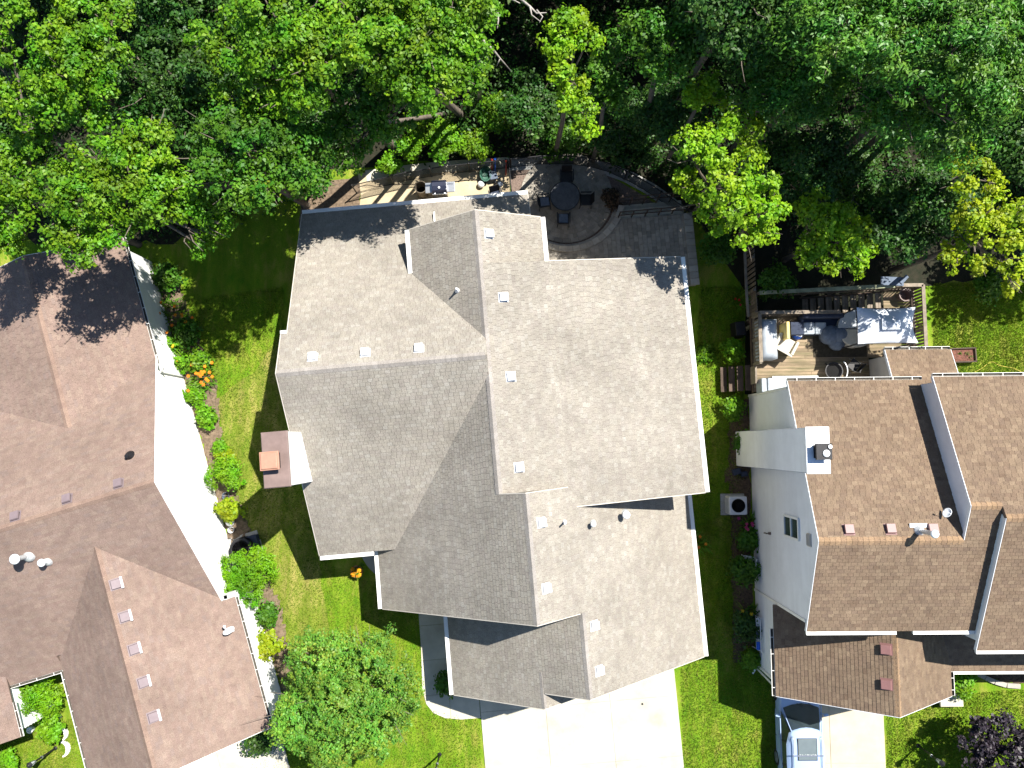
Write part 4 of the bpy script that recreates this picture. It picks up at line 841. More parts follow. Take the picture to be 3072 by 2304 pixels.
LB = {
 'a': [(430, 430, 9.5, .9), (380, 500, 9.5, 1.0), (290, 470, 9.2, .8), (470, 540, 9, .9), (330, 570, 9.3, 1.1), (250, 600, 9, 1.0), (420, 610, 9, .9), (500, 600, 8.5, .7), (210, 690, 8.8, .8), (245, 755, 8.3, .6), (330, 680, 8.6, .8), (170, 560, 8.8, .9), (190, 720, 8.4, .55)],
 'b': [(560, 570, 8, .6), (620, 635, 7.8, .55), (600, 700, 7.6, .5), (655, 670, 7.6, .42), (560, 640, 7.8, .5), (590, 730, 7.4, .35)],
 'c': [(230, 60, 11, 1.0), (160, 110, 10.8, .9), (285, 160, 10.6, .9), (120, 210, 10.4, .9), (220, 230, 10.5, 1.), (310, 260, 10, .7), (100, 310, 10, .8), (180, 330, 10, .8), (345, 30, 10, .6), (260, 330, 9.8, .6), (70, 400, 9.4, .7)],
 'd': [(20, 490, 8.5, .9), (70, 560, 8.3, .8), (30, 640, 8.2, .9), (10, 710, 7.8, .7), (-60, 560, 8.3, 1.), (-20, 720, 7.6, .7), (45, 725, 7.4, .5), (20, 50, 10.5, .8), (15, 150, 10, .7)],
 'e': [(620, 120, 10.5, .55), (680, 180, 10.6, .65), (800, 170, 11.2, 1.0), (880, 100, 11.5, 1.1), (900, 220, 11, 1.0), (960, 160, 11.4, .9), (760, 250, 10.5, .8), (860, 300, 10.3, .75), (935, 300, 10.3, .6), (820, 40, 11.5, 1.), (690, 290, 9.8, .5), (1000, 60, 11.3, .9), (730, 310, 9.8, .6), (800, 345, 9.5, .5), (740, 70, 10.8, .6)],
 'f': [(1080, 60, 11.5, 1.), (1180, 50, 11.6, 1.1), (1290, 60, 11.5, 1.1), (1390, 30, 11.2, .9), (1130, 160, 11.2, 1.0), (1230, 170, 11.2, 1.1), (1340, 150, 11, 1.0), (1415, 100, 10.8, .7), (1430, 180, 10.5, .6), (1300, 255, 10.5, .9), (1395, 250, 10.2, .7), (1190, 250, 10.5, .8), (1455, 40, 11, .5)],
 'g': [(1060, 270, 9.5, .8), (1130, 310, 9, .8), (1200, 330, 9, .7), (1250, 290, 9.5, .7), (1070, 380, 8.6, .8), (1150, 390, 8.5, .5), (1000, 370, 8.5, .7), (960, 430, 8.3, .7), (1040, 450, 8., .6)],
 'h': [(1690, 80, 9.8, .45), (1745, 60, 9.8, .45), (1660, 140, 9.6, .42), (1700, 165, 9.5, .5), (1765, 120, 9.5, .5), (1680, 225, 9.3, .45), (1725, 250, 9, .5), (1705, 310, 8.6, .42), (1750, 335, 8.3, .42), (1765, 380, 7.8, .34), (1740, 400, 7.6, .3)],
 'i': [(1810, 200, 8.5, .6), (1850, 140, 8.6, .6), (1830, 270, 8., .55), (1780, 300, 7.6, .45), (1850, 330, 7.3, .5)],
 'j': [(1930, 110, 9.5, .75), (2000, 125, 9.6, .8), (2050, 165, 9.3, .6), (1965, 190, 9.2, .6), (2065, 60, 9.5, .6), (2030, 220, 8.9, .45)],
 'k': [(2095, 250, 8.6, .4), (2140, 240, 8.6, .35), (2070, 300, 8.2, .42), (2115, 310, 8.1, .4), (2160, 300, 8.1, .35)],
 'l': [(2120, 390, 9, .42), (2200, 380, 9, .45), (2270, 385, 8.8, .45), (2070, 450, 9, .55), (2160, 460, 9.2, .65), (2250, 470, 9.1, .6), (2060, 530, 8.8, .55), (2140, 560, 9, .65), (2230, 560, 8.9, .65), (2300, 550, 8.6, .45), (2090, 620, 8.4, .45), (2190, 640, 8.5, .55)],
 'm': [(2280, 645, 8.4, .55), (2335, 615, 8.3, .42), (2230, 705, 8, .45), (2310, 700, 8, .45), (2150, 680, 8.2, .36), (2260, 600, 8.4, .45)],
 'n': [(2460, 605, 7, .38), (2415, 645, 6.8, .36), (2480, 665, 6.9, .5), (2530, 635, 6.9, .4), (2450, 725, 6.6, .45), (2530, 725, 6.7, .55), (2580, 690, 6.6, .4), (2560, 790, 6.3, .4), (2595, 755, 6.2, .32), (2500, 790, 6.3, .36), (2430, 770, 6.3, .32)],
 'o': [(2920, 640, 8.2, .55), (3000, 620, 8.2, .55), (3060, 640, 8, .55), (2960, 700, 8, .55), (3040, 720, 7.8, .55), (2890, 720, 7.7, .45), (2870, 780, 7.4, .4), (2950, 790, 7.4, .45), (3030, 800, 7.4, .5), (3060, 860, 7, .36)],
 'p': [(2900, 450, 8.8, .35), (2935, 500, 8.5, .42), (2985, 550, 8.3, .38), (2885, 560, 8.4, .36), (2860, 505, 8.5, .3)],
}
T_LIST = [
 # the bright crowns
 ('lime-green maple leaning over the dark shaded roof corner of the brown house', 330, 560, 9.0, 2.45, 'bright', 1, {'LB': LB['a']+LB['b'], 'base': (-12.9, 11.9, 0), 'trunk_r': .2}),
 ('tall mid-bright tree in the upper corner beyond the brown house', 190, 190, 10.5, 2.3, 'bright', 4, {'LB': LB['c']}),
 ('yellowish-green tree cut by the photo edge above the brown roof', 30, 560, 8.5, 1.9, 'bright', 5, {'LB': LB['d']}),
 ('large bright-green tree behind the sandy yard, nearest the brown-house side', 880, 130, 11.0, 2.5, 'bright', 6, {'LB': LB['e'], 'base': tuple(at(1180, 440, 0)), 'trunk_r': .22}),
 ('large bright-green tree behind the grill, beside the bare dead branches', 1250, 150, 11.0, 2.45, 'bright', 7, {'LB': LB['f'], 'base': tuple(at(1386, 350, 0))}),
 ('hanging green tree just above the leafy bushes at the back fence', 1100, 330, 9.0, 1.75, 'bright', 8, {'LB': LB['g'], 'mtl': 'mid', 'base': tuple(at(1345, 345, 0)), 'trunk_r': .1}),
 ('narrow yellow-green tree standing alone before the black gap in the wood', 1710, 200, 9.0, 1.25, 'lime', 9, {'LB': LB['h']}),
 ('dull green tree crowding the narrow yellow-green one before the black gap', 1820, 250, 8.0, 1.15, 'mid', 10, {'LB': LB['i']}),
 ('mid-green rounded tree between the narrow yellow one and the huge dark one', 1990, 150, 9.0, 1.7, 'bright', 11, {'LB': LB['j'], 'mtl': 'mid'}),
 ('small yellow-green treetop tucked against the huge dark tree', 2110, 285, 8.0, .95, 'lime', 12, {'LB': LB['k']}),
 ('bright yellow-green maple hanging over the raised terrace corner', 2165, 530, 8.5, 2.0, 'lime', 13, {'LB': LB['l'], 'base': (9.1, 10.2, 0)}),
 ('lower yellow-green maple bough in front of the wooden post', 2270, 660, 8.0, 1.0, 'lime', 14, {'LB': LB['m'], 'base': (9.8, 9.2, 0)}),
 ('yellow-green maple overhanging the neighbour\'s shaded deck stairs', 2515, 720, 6.5, 1.4, 'lime', 15, {'LB': [(x, y, z, r*1.18) for x, y, z, r in LB['n']], 'dens': 1.25, 'base': (12.0, 8.3, 0)}),
 ('gold-green maple at the photo edge above the sunny back lawn', 2975, 690, 8.0, 1.7, 'gold', 16, {'LB': LB['o']}),
 ('small gold-tipped tree against the lower edge of the huge dark tree', 2930, 500, 8.5, 1.05, 'gold', 17, {'LB': LB['p']}),
 # the big dark ash-like trees
 ('huge blue-green narrow-leaved tree filling the upper corner behind the deck', 2850, 160, 12.0, 3.0, 'ash', 18, {'lobes': 12, 'lob': .42}),
 ('dark narrow-leaved tree in front of the huge blue-green one', 2770, 290, 9.0, 2.1, 'ash', 19, {'lobes': 9, 'lob': .44}),
 ('dark blue-green tree rising behind the yellow-green terrace maple', 2380, 200, 8.3, 2.4, 'ash', 20, {'lobes': 9, 'lob': .45}),
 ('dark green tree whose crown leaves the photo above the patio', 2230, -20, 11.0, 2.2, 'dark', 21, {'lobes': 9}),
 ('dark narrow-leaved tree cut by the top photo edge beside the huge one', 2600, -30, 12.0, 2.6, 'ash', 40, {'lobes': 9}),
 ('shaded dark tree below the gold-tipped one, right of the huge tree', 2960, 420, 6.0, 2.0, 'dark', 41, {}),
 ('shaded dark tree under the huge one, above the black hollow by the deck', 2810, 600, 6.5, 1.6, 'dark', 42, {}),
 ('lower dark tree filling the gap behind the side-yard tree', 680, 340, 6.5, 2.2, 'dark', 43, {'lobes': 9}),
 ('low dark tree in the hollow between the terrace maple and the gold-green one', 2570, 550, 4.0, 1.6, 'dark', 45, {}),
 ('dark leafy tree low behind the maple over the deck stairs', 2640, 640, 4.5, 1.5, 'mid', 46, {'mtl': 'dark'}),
 ('dark low tree beside the stout trunk, before the sandy yard corner', 880, 400, 4.8, 1.5, 'dark', 44, {}),
 ('blue-green tree beyond the huge one at the very corner of the wood', 3060, 110, 12.0, 2.0, 'ash', 22, {}),
 # the dark ones lower down
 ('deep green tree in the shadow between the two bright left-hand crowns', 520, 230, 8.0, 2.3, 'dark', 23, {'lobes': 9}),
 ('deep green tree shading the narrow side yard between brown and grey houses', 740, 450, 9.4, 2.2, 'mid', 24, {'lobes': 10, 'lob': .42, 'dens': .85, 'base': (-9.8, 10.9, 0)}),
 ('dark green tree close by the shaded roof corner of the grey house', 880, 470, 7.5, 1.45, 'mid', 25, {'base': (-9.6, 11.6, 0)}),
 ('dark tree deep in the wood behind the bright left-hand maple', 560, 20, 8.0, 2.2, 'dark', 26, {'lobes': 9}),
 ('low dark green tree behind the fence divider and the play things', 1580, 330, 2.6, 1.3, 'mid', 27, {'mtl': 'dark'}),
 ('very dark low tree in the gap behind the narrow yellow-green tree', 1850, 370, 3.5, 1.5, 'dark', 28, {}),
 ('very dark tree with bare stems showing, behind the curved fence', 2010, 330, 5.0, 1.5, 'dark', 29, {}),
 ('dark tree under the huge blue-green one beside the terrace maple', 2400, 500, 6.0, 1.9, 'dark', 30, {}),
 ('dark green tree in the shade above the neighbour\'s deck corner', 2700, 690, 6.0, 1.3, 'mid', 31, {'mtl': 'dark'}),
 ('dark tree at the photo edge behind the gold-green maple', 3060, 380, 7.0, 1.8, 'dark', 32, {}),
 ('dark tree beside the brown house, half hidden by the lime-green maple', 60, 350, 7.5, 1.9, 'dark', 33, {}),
]
for lb, px, py, zc, R, st, sdv, kw in T_LIST: tree(lb, px, py, zc, R, st, 100+sdv, group=WG, **kw)
# low bushes along the fences
for lb, px, py, zc, R, st, sdv in [
 ('bright leafy bush bulging over the sandy yard fence behind the grill', 1335, 430, 1.3, .85, 'fresh', 1), ('bright bush by the tree trunk above the sandy yard', 1235, 435, 1.3, .75, 'fresh', 2), ('low yellow-green bush at the sandy yard\'s far corner', 1165, 492, .7, .45, 'fresh', 3), ('tall leafy bush behind the bright ones, under the hanging tree', 1280, 350, 1.8, .9, 'bright', 14),
 ('bright leafy bush near the fence divider and play things', 1425, 435, 1.2, .65, 'bright', 4), ('leafy bush with sunlit top between the bright ones and the low dark tree', 1490, 330, 1.6, .9, 'bright', 13), ('dark bush behind the curved patio fence', 1690, 420, 1.2, .8, 'mid', 5), ('dark spreading bush behind the curved fence near the terrace', 1900, 440, 1.6, 1.0, 'dark', 6), ('dark bush outside the terrace steps', 2060, 520, 1.5, .9, 'dark', 7),
 ('shaded bush below the yellow-green maple beside the terrace', 2160, 740, 1.3, .8, 'mid', 8), ('mid-green bush at the foot of the wooden post by the deck stairs', 2330, 840, 1.4, .7, 'mid', 9), ('sun-flecked bush in the black hollow behind the deck', 2720, 730, 1.8, .6, 'bright', 10), ('dark bush at the wood\'s edge above the shaded back lawn', 2960, 850, .8, .6, 'mid', 11)]:
    tree(lb, px, py, zc, R, st, 300+sdv, dens=1.3, Rz=R*.8, lobes=5, cat='bush', name='bush', trunk_r=.03, group='bushes along the back fences')
# front and side planting
tree('large round leafy tree on the front lawn beside the walkway', 1034, 2090, 4.3, 2.72, 'round', 401, Rz=2.0, lobes=12, lob=.47, trunk_r=.11, dens=1.4)
tree('dark purple-leaved tree beside the lamp post by the drive', 3035, 2290, 2.6, 1.75, 'purple', 402, Rz=1.2, lobes=8, trunk_r=.09)
for lb, px, py, zc, R, st, sdv, cat in [
 ('large bright feathery shrub in front of the white wall beside the black fan unit', 742, 1728, 1.3, 1.25, 'feather', 1, 'shrub'), ('rounded bright shrub against the white gable wall', 672, 1425, .9, .78, 'feather', 2, 'shrub'), ('yellow-green shrub by the white globe', 684, 1525, .8, .52, 'gold', 3, 'shrub'),
 ('yellow-green shrub under the brown eave near the big round tree', 802, 1940, .9, .66, 'gold', 4, 'shrub'), ('pale dusty-green shrub between the feathery shrub and the round tree', 800, 1845, .4, .32, 'mid', 5, 'shrub'), ('dark shrub in the shade of the round tree by the pale drive', 775, 2215, .9, .6, 'dark', 6, 'shrub'),
 ('small shrub against the garage wall beside the walkway', 1342, 2050, .6, .34, 'mid', 7, 'shrub'), ('round shrub at the corner of the right garage roof', 2892, 2050, .8, .62, 'fresh', 8, 'shrub'),
 ('spreading soft evergreen shrub filling the courtyard corner', 92, 2082, 1.3, 1.3, 'feather', 9, 'shrub'), ('leafy garden shrub on the small courtyard lawn', 150, 2190, .9, .62, 'fresh', 10, 'shrub'), ('small shrub at the bottom corner below the courtyard lawn', 15, 2290, .7, .5, 'fresh', 11, 'shrub'),
 ('strappy leafy clump beside the dark deck wall', 2200, 1052, .7, .5, 'fresh', 12, 'shrub'), ('low leafy plant beside the pale side wall corner', 2200, 1225, .5, .42, 'bright', 13, 'shrub'), ('green plant in front of the pale wall above the grey fan unit', 2235, 1330, .5, .4, 'mid', 14, 'shrub'),
 ('shrub hiding the foot of the pale wall below the white planter', 2235, 1710, .7, .5, 'mid', 15, 'shrub'), ('shrub with red-brown leaves showing near the pale wall\'s end', 2240, 1880, .6, .5, 'dark', 16, 'shrub'), ('low shrub by the downspout at the pale wall\'s corner', 2255, 1975, .3, .25, 'bright', 17, 'shrub'),
 ('leafy plant in the middle of the long pale wall', 2245, 1620, .5, .35, 'mid', 18, 'shrub'), ('bushy plant near the grey roof eave on the shaded side lawn', 2110, 1060, .15, .25, 'bright', 19, 'shrub'), ('bright low plant by the white wall above the rounded shrub', 660, 1345, .35, .32, 'fresh', 20, 'shrub'), ('leafy plant along the white wall just below the orange lilies', 618, 1250, .45, .5, 'fresh', 21, 'shrub'), ('broad-leaved plant at the brown eave\'s white end, above the sunlit lilies', 505, 1030, .4, .5, 'fresh', 22, 'shrub'), ('bright plant pressed to the white wall beside the sunlit lilies', 545, 1090, .4, .5, 'fresh', 23, 'shrub'), ('green plant in the bed between the sunlit lilies and the lawn shade', 600, 1080, .4, .5, 'bright', 24, 'shrub'), ('bright low plant under the sunlit lilies', 580, 1190, .35, .45, 'fresh', 25, 'shrub'), ('dark leafy plant in the shaded bed at the wood\'s edge', 500, 830, .5, .55, 'mid', 26, 'shrub'), ('leafy plant beside the shaded scattered lilies', 560, 1000, .4, .5, 'mid', 27, 'shrub'), ('yellow-green plant under the bright low one by the white wall', 680, 1375, .3, .3, 'gold', 28, 'shrub')]:
    tree(lb, px, py, zc, R, st, 430+sdv, Rz=R*.75, lobes=5, cat=cat, name='shrub', trunk_r=.02, spread=.5, lob=.6)
# dead tree with bare limbs, two bare stems, and fallen branches
def bare(name, label, paths, cat='tree', group=None):
    b = paths[0][0][0]; base = at(b[0], b[1], b[2]); t = thing(name, label, cat, (base.x, base.y, 0)); 
    for i, (pp, r) in enumerate(paths):
        pts = [at(x, y, z)-Vector((base.x, base.y, 0)) for x, y, z in pp]; mb = MB(); mb.tube(pts, [r*(1-.75*k/(len(pts)-1)) for k in range(len(pts))], 7); mb.build('trunk' if i == 0 else 'branch', M['bark_pale'], t, smooth=True)
    return t
bare('dead_tree', 'leafless dead grey tree with forked limbs at the top edge of the wood', [([(1440, 330, 0), (1435, 120, 8.0), (1460, 50, 9.5), (1480, -30, 10.5)], .11), ([(1460, 50, 9.5), (1490, 20, 10), (1495, 60, 10.2), (1492, 85, 10.2)], .06), ([(1470, -10, 10.2), (1520, -10, 10.6), (1560, 10, 10.8)], .06), ([(1540, -20, 10.6), (1590, 20, 10.9), (1610, 40, 11), (1640, 38, 11)], .05), ([(1590, 20, 10.9), (1595, 45, 11), (1622, 65, 11)], .035), ([(1610, 30, 11), (1628, 50, 11), (1618, 68, 11)], .03),
  ([(1437, 110, 8.2), (1480, 150, 7.6), (1500, 175, 7.2), (1535, 215, 6.6)], .055), ([(1500, 175, 7.2), (1490, 200, 6.9)], .03), ([(1440, 70, 9.3), (1400, 30, 9.8), (1345, 20, 10)], .045)])
bare('bare_tree', 'pale slanting bare stem in the black gap behind the curved fence, the thicker one', [([(1975, 370, .0), (1985, 300, 3.0), (2010, 230, 5.5)], .09)], 'tree')
bare('bare_tree', 'thinner pale bare stem leaning beside the thicker one in the gap', [([(2000, 350, .0), (2015, 300, 3.0), (2040, 240, 5.5)], .07)], 'tree')
if 0: bare('bare_tree', 'stout dark trunk leaning above the sandy yard corner', [([(1180, 440, .0), (1140, 380, 3.0), (1100, 300, 6.5)], .24)], 'tree')
if 0: bare('bare_tree', 'slim grey trunk behind the bright bushes, under the hanging tree', [([(1345, 350, .0), (1330, 310, 3.0), (1310, 200, 6.5)], .1)], 'tree')
if 0: bare('bare_tree', 'straight grey trunk beside the slim one behind the bright bushes', [([(1382, 355, .0), (1388, 300, 3.0), (1395, 200, 6.5)], .12)], 'tree')
# undergrowth that nobody could count
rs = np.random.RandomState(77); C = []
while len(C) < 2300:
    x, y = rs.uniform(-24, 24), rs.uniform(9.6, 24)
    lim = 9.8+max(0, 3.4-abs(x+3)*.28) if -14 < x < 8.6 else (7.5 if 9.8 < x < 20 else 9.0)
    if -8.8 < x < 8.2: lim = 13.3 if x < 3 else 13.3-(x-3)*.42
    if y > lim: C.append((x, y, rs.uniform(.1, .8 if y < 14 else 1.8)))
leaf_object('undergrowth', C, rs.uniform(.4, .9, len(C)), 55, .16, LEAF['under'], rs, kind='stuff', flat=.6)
# the rest of the wood beyond the photo's edge, one unseen mass added to cast shade
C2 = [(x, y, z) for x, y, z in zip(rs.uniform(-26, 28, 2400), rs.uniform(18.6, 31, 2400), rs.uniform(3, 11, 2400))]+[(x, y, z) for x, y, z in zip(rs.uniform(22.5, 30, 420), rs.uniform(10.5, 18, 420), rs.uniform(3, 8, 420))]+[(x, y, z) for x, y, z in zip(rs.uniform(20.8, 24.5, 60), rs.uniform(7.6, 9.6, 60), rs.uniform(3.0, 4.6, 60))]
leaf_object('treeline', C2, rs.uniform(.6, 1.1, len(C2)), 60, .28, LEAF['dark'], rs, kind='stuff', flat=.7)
# grass blades where the turf is seen from close enough
def blades(name, polys, count, mt, seed, h=.06, w=.012, kind='stuff'):
    rs = np.random.RandomState(seed); P = []
    for poly, cnt in polys:
        xs = [p[0] for p in poly]; ys = [p[1] for p in poly]; x = rs.uniform(min(xs), max(xs), cnt*3); y = rs.uniform(min(ys), max(ys), cnt*3); ins = np.zeros(len(x), bool); n = len(poly)
        for i in range(n):
            a, b = poly[i], poly[(i+1) % n]; cnd = (a[1] > y) != (b[1] > y); ins ^= cnd & (x < (b[0]-a[0])*(y-a[1])/(b[1]-a[1]+1e-12)+a[0])
        P.append(np.stack([x[ins][:cnt], y[ins][:cnt]], 1))
    P = np.concatenate(P); n = len(P); a = rs.uniform(0, 2*np.pi, n); hh = h*(.5+rs.random(n)); ww = w*(.7+.8*rs.random(n)); ln = rs.uniform(.2, 1.0, n)*hh
    p0 = np.stack([P[:, 0], P[:, 1], np.zeros(n)], 1); t = np.stack([np.cos(a), np.sin(a), np.zeros(n)], 1)*ww[:, None]; q = np.stack([-np.sin(a), np.cos(a), np.zeros(n)], 1)
    m_ = p0+q*(ln*.4)[:, None]+np.array([0, 0, 1])*(hh*.7)[:, None]; e = p0+q*ln[:, None]+np.array([0, 0, 1])*hh[:, None]
    return quads_object(name, np.stack([p0-t, p0+t, m_+t*.8, e], 1).reshape(-1, 3), mt, None, kind)
GR = leaf_mat('grass_blades', [(.10, .22, .008), (.15, .255, .012), (.20, .25, .03), (.08, .18, .008), (.26, .25, .07)], .3, .7, .15)
gp = lambda pts: [tuple(at(x, y)[:2]) for x, y in pts]
blades('grass', [(gp([(560, 900), (850, 860), (860, 1350), (1000, 1700), (1260, 1800), (1270, 2120), (1440, 2160), (1450, 2600), (700, 2600), (830, 1900), (700, 1500)]), 75000), (gp([(2040, 1980), (2100, 860), (2230, 860), (2230, 2000), (2330, 2020), (2330, 2600), (2060, 2600)]), 56000), (gp([(2660, 2150), (2700, 2090), (3200, 2060), (3200, 2600), (2660, 2600)]), 46000), (gp([(2800, 850), (3100, 850), (3100, 1140), (2800, 1140)]), 26000), (gp([(0, 2230), (230, 2150), (275, 2330), (0, 2330)]), 9000)], 0, GR, 5)
# ------------------------------------------------------------------ fences
def chain_fence(label, pts, h, name='fence', gate=False):
    base = Vector(pts[0]); t = thing(name, label, 'fence', (base.x, base.y, 0)); P = [Vector((p[0]-base.x, p[1]-base.y, 0)) for p in pts]
    L = [0]
    for a, b in zip(P, P[1:]): L.append(L[-1]+(b-a).length)
    n = max(1, int(round(L[-1]/1.9)))
    def pos(d):
        for i in range(len(P)-1):
            if d <= L[i+1]+1e-6: return P[i].lerp(P[i+1], (d-L[i])/(L[i+1]-L[i]))
        return P[-1]
    for k in range(n+1):
        p = pos(L[-1]*k/n); b = MB(); b.tube([p, p+Vector((0, 0, h))], .032, 8); b.lathe([(.04, h), (.03, h+.04), (.001, h+.05)], p, 8); b.build('post', M['black_metal'], t)
    for z in (h-.03, .08):
        b = MB(); b.tube([p+Vector((0, 0, z)) for p in P], .022 if z > .5 else .014, 6); b.build('rail', M['black_metal'], t)
    w = MB(); s = .075; d = 0
    while d < L[-1]:
        for sg in (1, -1):
            a0 = d; z0 = .08 if sg > 0 else h-.05; pts_ = []
            e = min(L[-1], d+(h-.13)*.8); z1 = z0+sg*(e-d)/.8
            w.bar(pos(a0)+Vector((0, 0, z0)), pos(e)+Vector((0, 0, z1)), .006, .006)
        d += s
    w.build('wire_mesh', M['black_metal'], t, kind='stuff'); return t
fb = [at(1055, 556, 1.1), at(1210, 518, 1.1), at(1330, 498, 1.1), at(1440, 487, 1.1), at(1523, 479, 1.1)]
chain_fence('black wire fence along the back of the sandy yard', fb, 1.1)
chain_fence('black wire fence curving round the shaded stone patio', [at(x, y, 1.1) for x, y in [(1532, 477), (1620, 467), (1720, 467), (1775, 475), (1830, 490), (1900, 522), (1960, 557), (2040, 612), (2085, 640)]], 1.1)
chain_fence('short black wire fence dividing the sandy yard from the patio', [at(1527, 484, 1.1), at(1533, 560, 1.1), at(1539, 625, 1.1)], 1.1)
ft = thing('fence', 'grey weathered wooden rail fence running up to the neighbour\'s deck', 'fence', at(2238, 860, 0)); fo = at(2238, 860, 0)
for a, b in (((2232, 700), (2236, 790)), ((2236, 790), (2240, 885)), ((2240, 885), (2245, 950))):
    m_ = MB(); m_.bar(at(*a, 1.25)-fo, at(*b, 1.25)-fo, .12, .05); m_.build('rail', M['rail_wood'], ft, bevel=.01)
    m_ = MB(); p = at(*b, 0)-fo; m_.bar(p, p+Vector((0, 0, 1.22)), .1, .1); m_.build('post', M['rail_wood'], ft)
    for k in range(7):
        q = (at(*a, 0)-fo).lerp(at(*b, 0)-fo, (k+.5)/7); m_ = MB(); m_.bar(q+Vector((.06, 0, .05)), q+Vector((.06, 0, 1.2)), .13, .02); m_.build('board', M['rail_wood'], ft)

# ------------------------------------------------------------------ grill, burn barrel, play things, cord
gp_ = at(1318, 560, .95); g = thing('grill', 'stainless gas grill with dark lid and side shelves on the sand', 'grill', (gp_.x, gp_.y, 0), math.radians(3))
b = MB(); b.box((0, .02, .42), (.62, .46, .72)); b.build('cabinet', M['steel'], g, bevel=.01)
b = MB(); b.box((0, 0, .82), (.66, .52, .12)); b.build('firebox', M['black_metal'], g, bevel=.015)
b = MB(); prof = [(-.27, .88), (-.27, .98), (-.2, 1.08), (-.02, 1.14), (.16, 1.12), (.27, 1.03), (.29, .88)]; vs = [(x, y, z) for x in (-.33, .33) for y, z in prof]; k = len(prof)
b.add(vs, [tuple(range(k)), tuple(range(k, 2*k))[::-1]]+[(i, k+i, k+(i+1) % k, (i+1) % k) for i in range(k)]); lid = b.build('lid', mat('dark_navy_enamel', (.022, .026, .05), .3, .1, 4, .0, spec=.6), g, bevel=.02)
b = MB(); b.tube([(-.22, -.30, .99), (-.22, -.36, 1.0), (.22, -.36, 1.0), (.22, -.30, .99)], .018, 8); b.lathe([(.035, -.02), (.045, .0), (.035, .03), (.001, .04)], (-.22, -.33, 1.0), 10); b.lathe([(.035, -.02), (.045, 0), (.035, .03), (.001, .04)], (.22, -.33, 1.0), 10); b.build('handle', M['steel'], lid)
b = MB(); b.lathe([(.05, 0), (.05, .02), (.03, .03), (.001, .03)], (0, -.1, 1.13), 12); b.build('thermometer', M['vent_white'], lid)
for x, w in ((-.49, .30), (.51, .34)):
    b = MB(); b.box((x, .0, .86), (w, .46, .04)); b.box((x, -.235, .85), (w, .02, .07)); b.build('side_shelf', M['steel'], g, bevel=.008)
b = MB(); b.box((0, -.30, .84), (.66, .06, .10)); b.build('control_panel', M['steel'], g)
for k in range(4): b = MB(); b.tube([(-.22+.145*k, -.33, .84), (-.22+.145*k, -.37, .84)], .025, 10); b.build('knob', M['black'], g)
for sx in (-1, 1):
    for sy in (-1, 1): b = MB(); b.tube([(sx*.28-.015, sy*.2, .05), (sx*.28+.015, sy*.2, .05)], .05, 10); b.build('wheel', M['black'], g)
bp_ = at(1262, 562, .8); g = thing('burn_barrel', 'rusty open metal barrel standing beside the grill', 'barrel', (bp_.x, bp_.y, 0))
b = MB(); b.lathe([(.26, 0), (.27, .02), (.26, .25), (.27, .27), (.26, .3), (.26, .55), (.27, .57), (.26, .6), (.27, .84), (.285, .86), (.27, .87), (.25, .85), (.245, .1), (.001, .09)], n=24); b.build('barrel_body', mat('sooty_steel', (.20, .17, .13), .6, .25, 5, .15, metal=.3), g, smooth=False)
b = MB(); b.lathe([(.001, .2), (.24, .17)], n=20); b.build('ash', M['dark_hole'], g)
def cable(name, label, cat, pts, r, mt, z=.025):
    P = [at(x, y, z) for x, y in pts]; out = []
    for i in range(len(P)-1):
        p0, p1, p2, p3 = P[max(i-1, 0)], P[i], P[i+1], P[min(i+2, len(P)-1)]
        for k in range(5):
            t = k/5; out.append(.5*((2*p1)+(p2-p0)*t+(2*p0-5*p1+4*p2-p3)*t*t+(3*p1-p0-3*p2+p3)*t**3))
    out.append(P[-1]); m_ = MB(); m_.tube(out, r, 6); return tag(m_.build(name, mt, smooth=True), label, cat)
cable('extension_cord', 'thin dark cord snaking across the sandy yard past the grill', 'cord', [(1075, 562), (1100, 555), (1130, 559), (1170, 555), (1220, 553), (1260, 553), (1330, 550), (1365, 546), (1400, 540), (1435, 541), (1480, 538), (1520, 528)], .014, M['cord'])
tb_ = at(1470, 525, .3); t = thing('toy_cart', 'green and grey toy cart with red and blue handles by the yard divider', 'toy', (tb_.x, tb_.y, 0))
b = MB(); b.lathe([(.02, .12), (.22, .14), (.32, .34), (.34, .36), (.3, .36), (.2, .18), (.001, .16)], (-.2, .05, 0), 14, sx=.8, sy=1.1); b.build('tub', M['green_paint'], t)
b = MB(); b.box((.15, 0, .25), (.36, .42, .2), .2); b.build('tray', M['cushion_blue'], t, bevel=.03)
for x, mt, l in ((.08, 'red', .75), (.22, 'blue', .85), (.72, 'red', .5)):
    b = MB(); b.tube([(x, .05, .1), (x+.02, .35, .55), (x+.03, .5, l+.1)], .03, 8); b.lathe([(.05, -.03), (.065, 0), (.05, .04), (.001, .05)], (x+.03, .5, l+.12), 10); b.build('handle', M[mt], t, smooth=True)
for x, y in ((-.2, -.28), (.25, -.28), (-.2, .3), (.25, .3)): b = MB(); b.tube([(x-.03, y, .1), (x+.03, y, .1)], .1, 12); b.build('wheel', M['black'], t)
for (x, y, s, mt, lb, k) in ((1443, 553, .16, 'vent_white', 'small pale toy ball lying on the sand before the toy cart', 0), (1500, 553, .13, 'cushion_blue', 'small slate-blue toy ball beside the yard divider', 1)):
    q = at(x, y, s); b = MB(); b.lathe([(.001, -s)]+[(s*math.cos(math.radians(a)), s*math.sin(math.radians(a))) for a in range(-75, 76, 15)]+[(.001, s)], (q.x, q.y, s), 14); tag(b.build('toy_ball', M[mt], smooth=True), lb, 'ball')

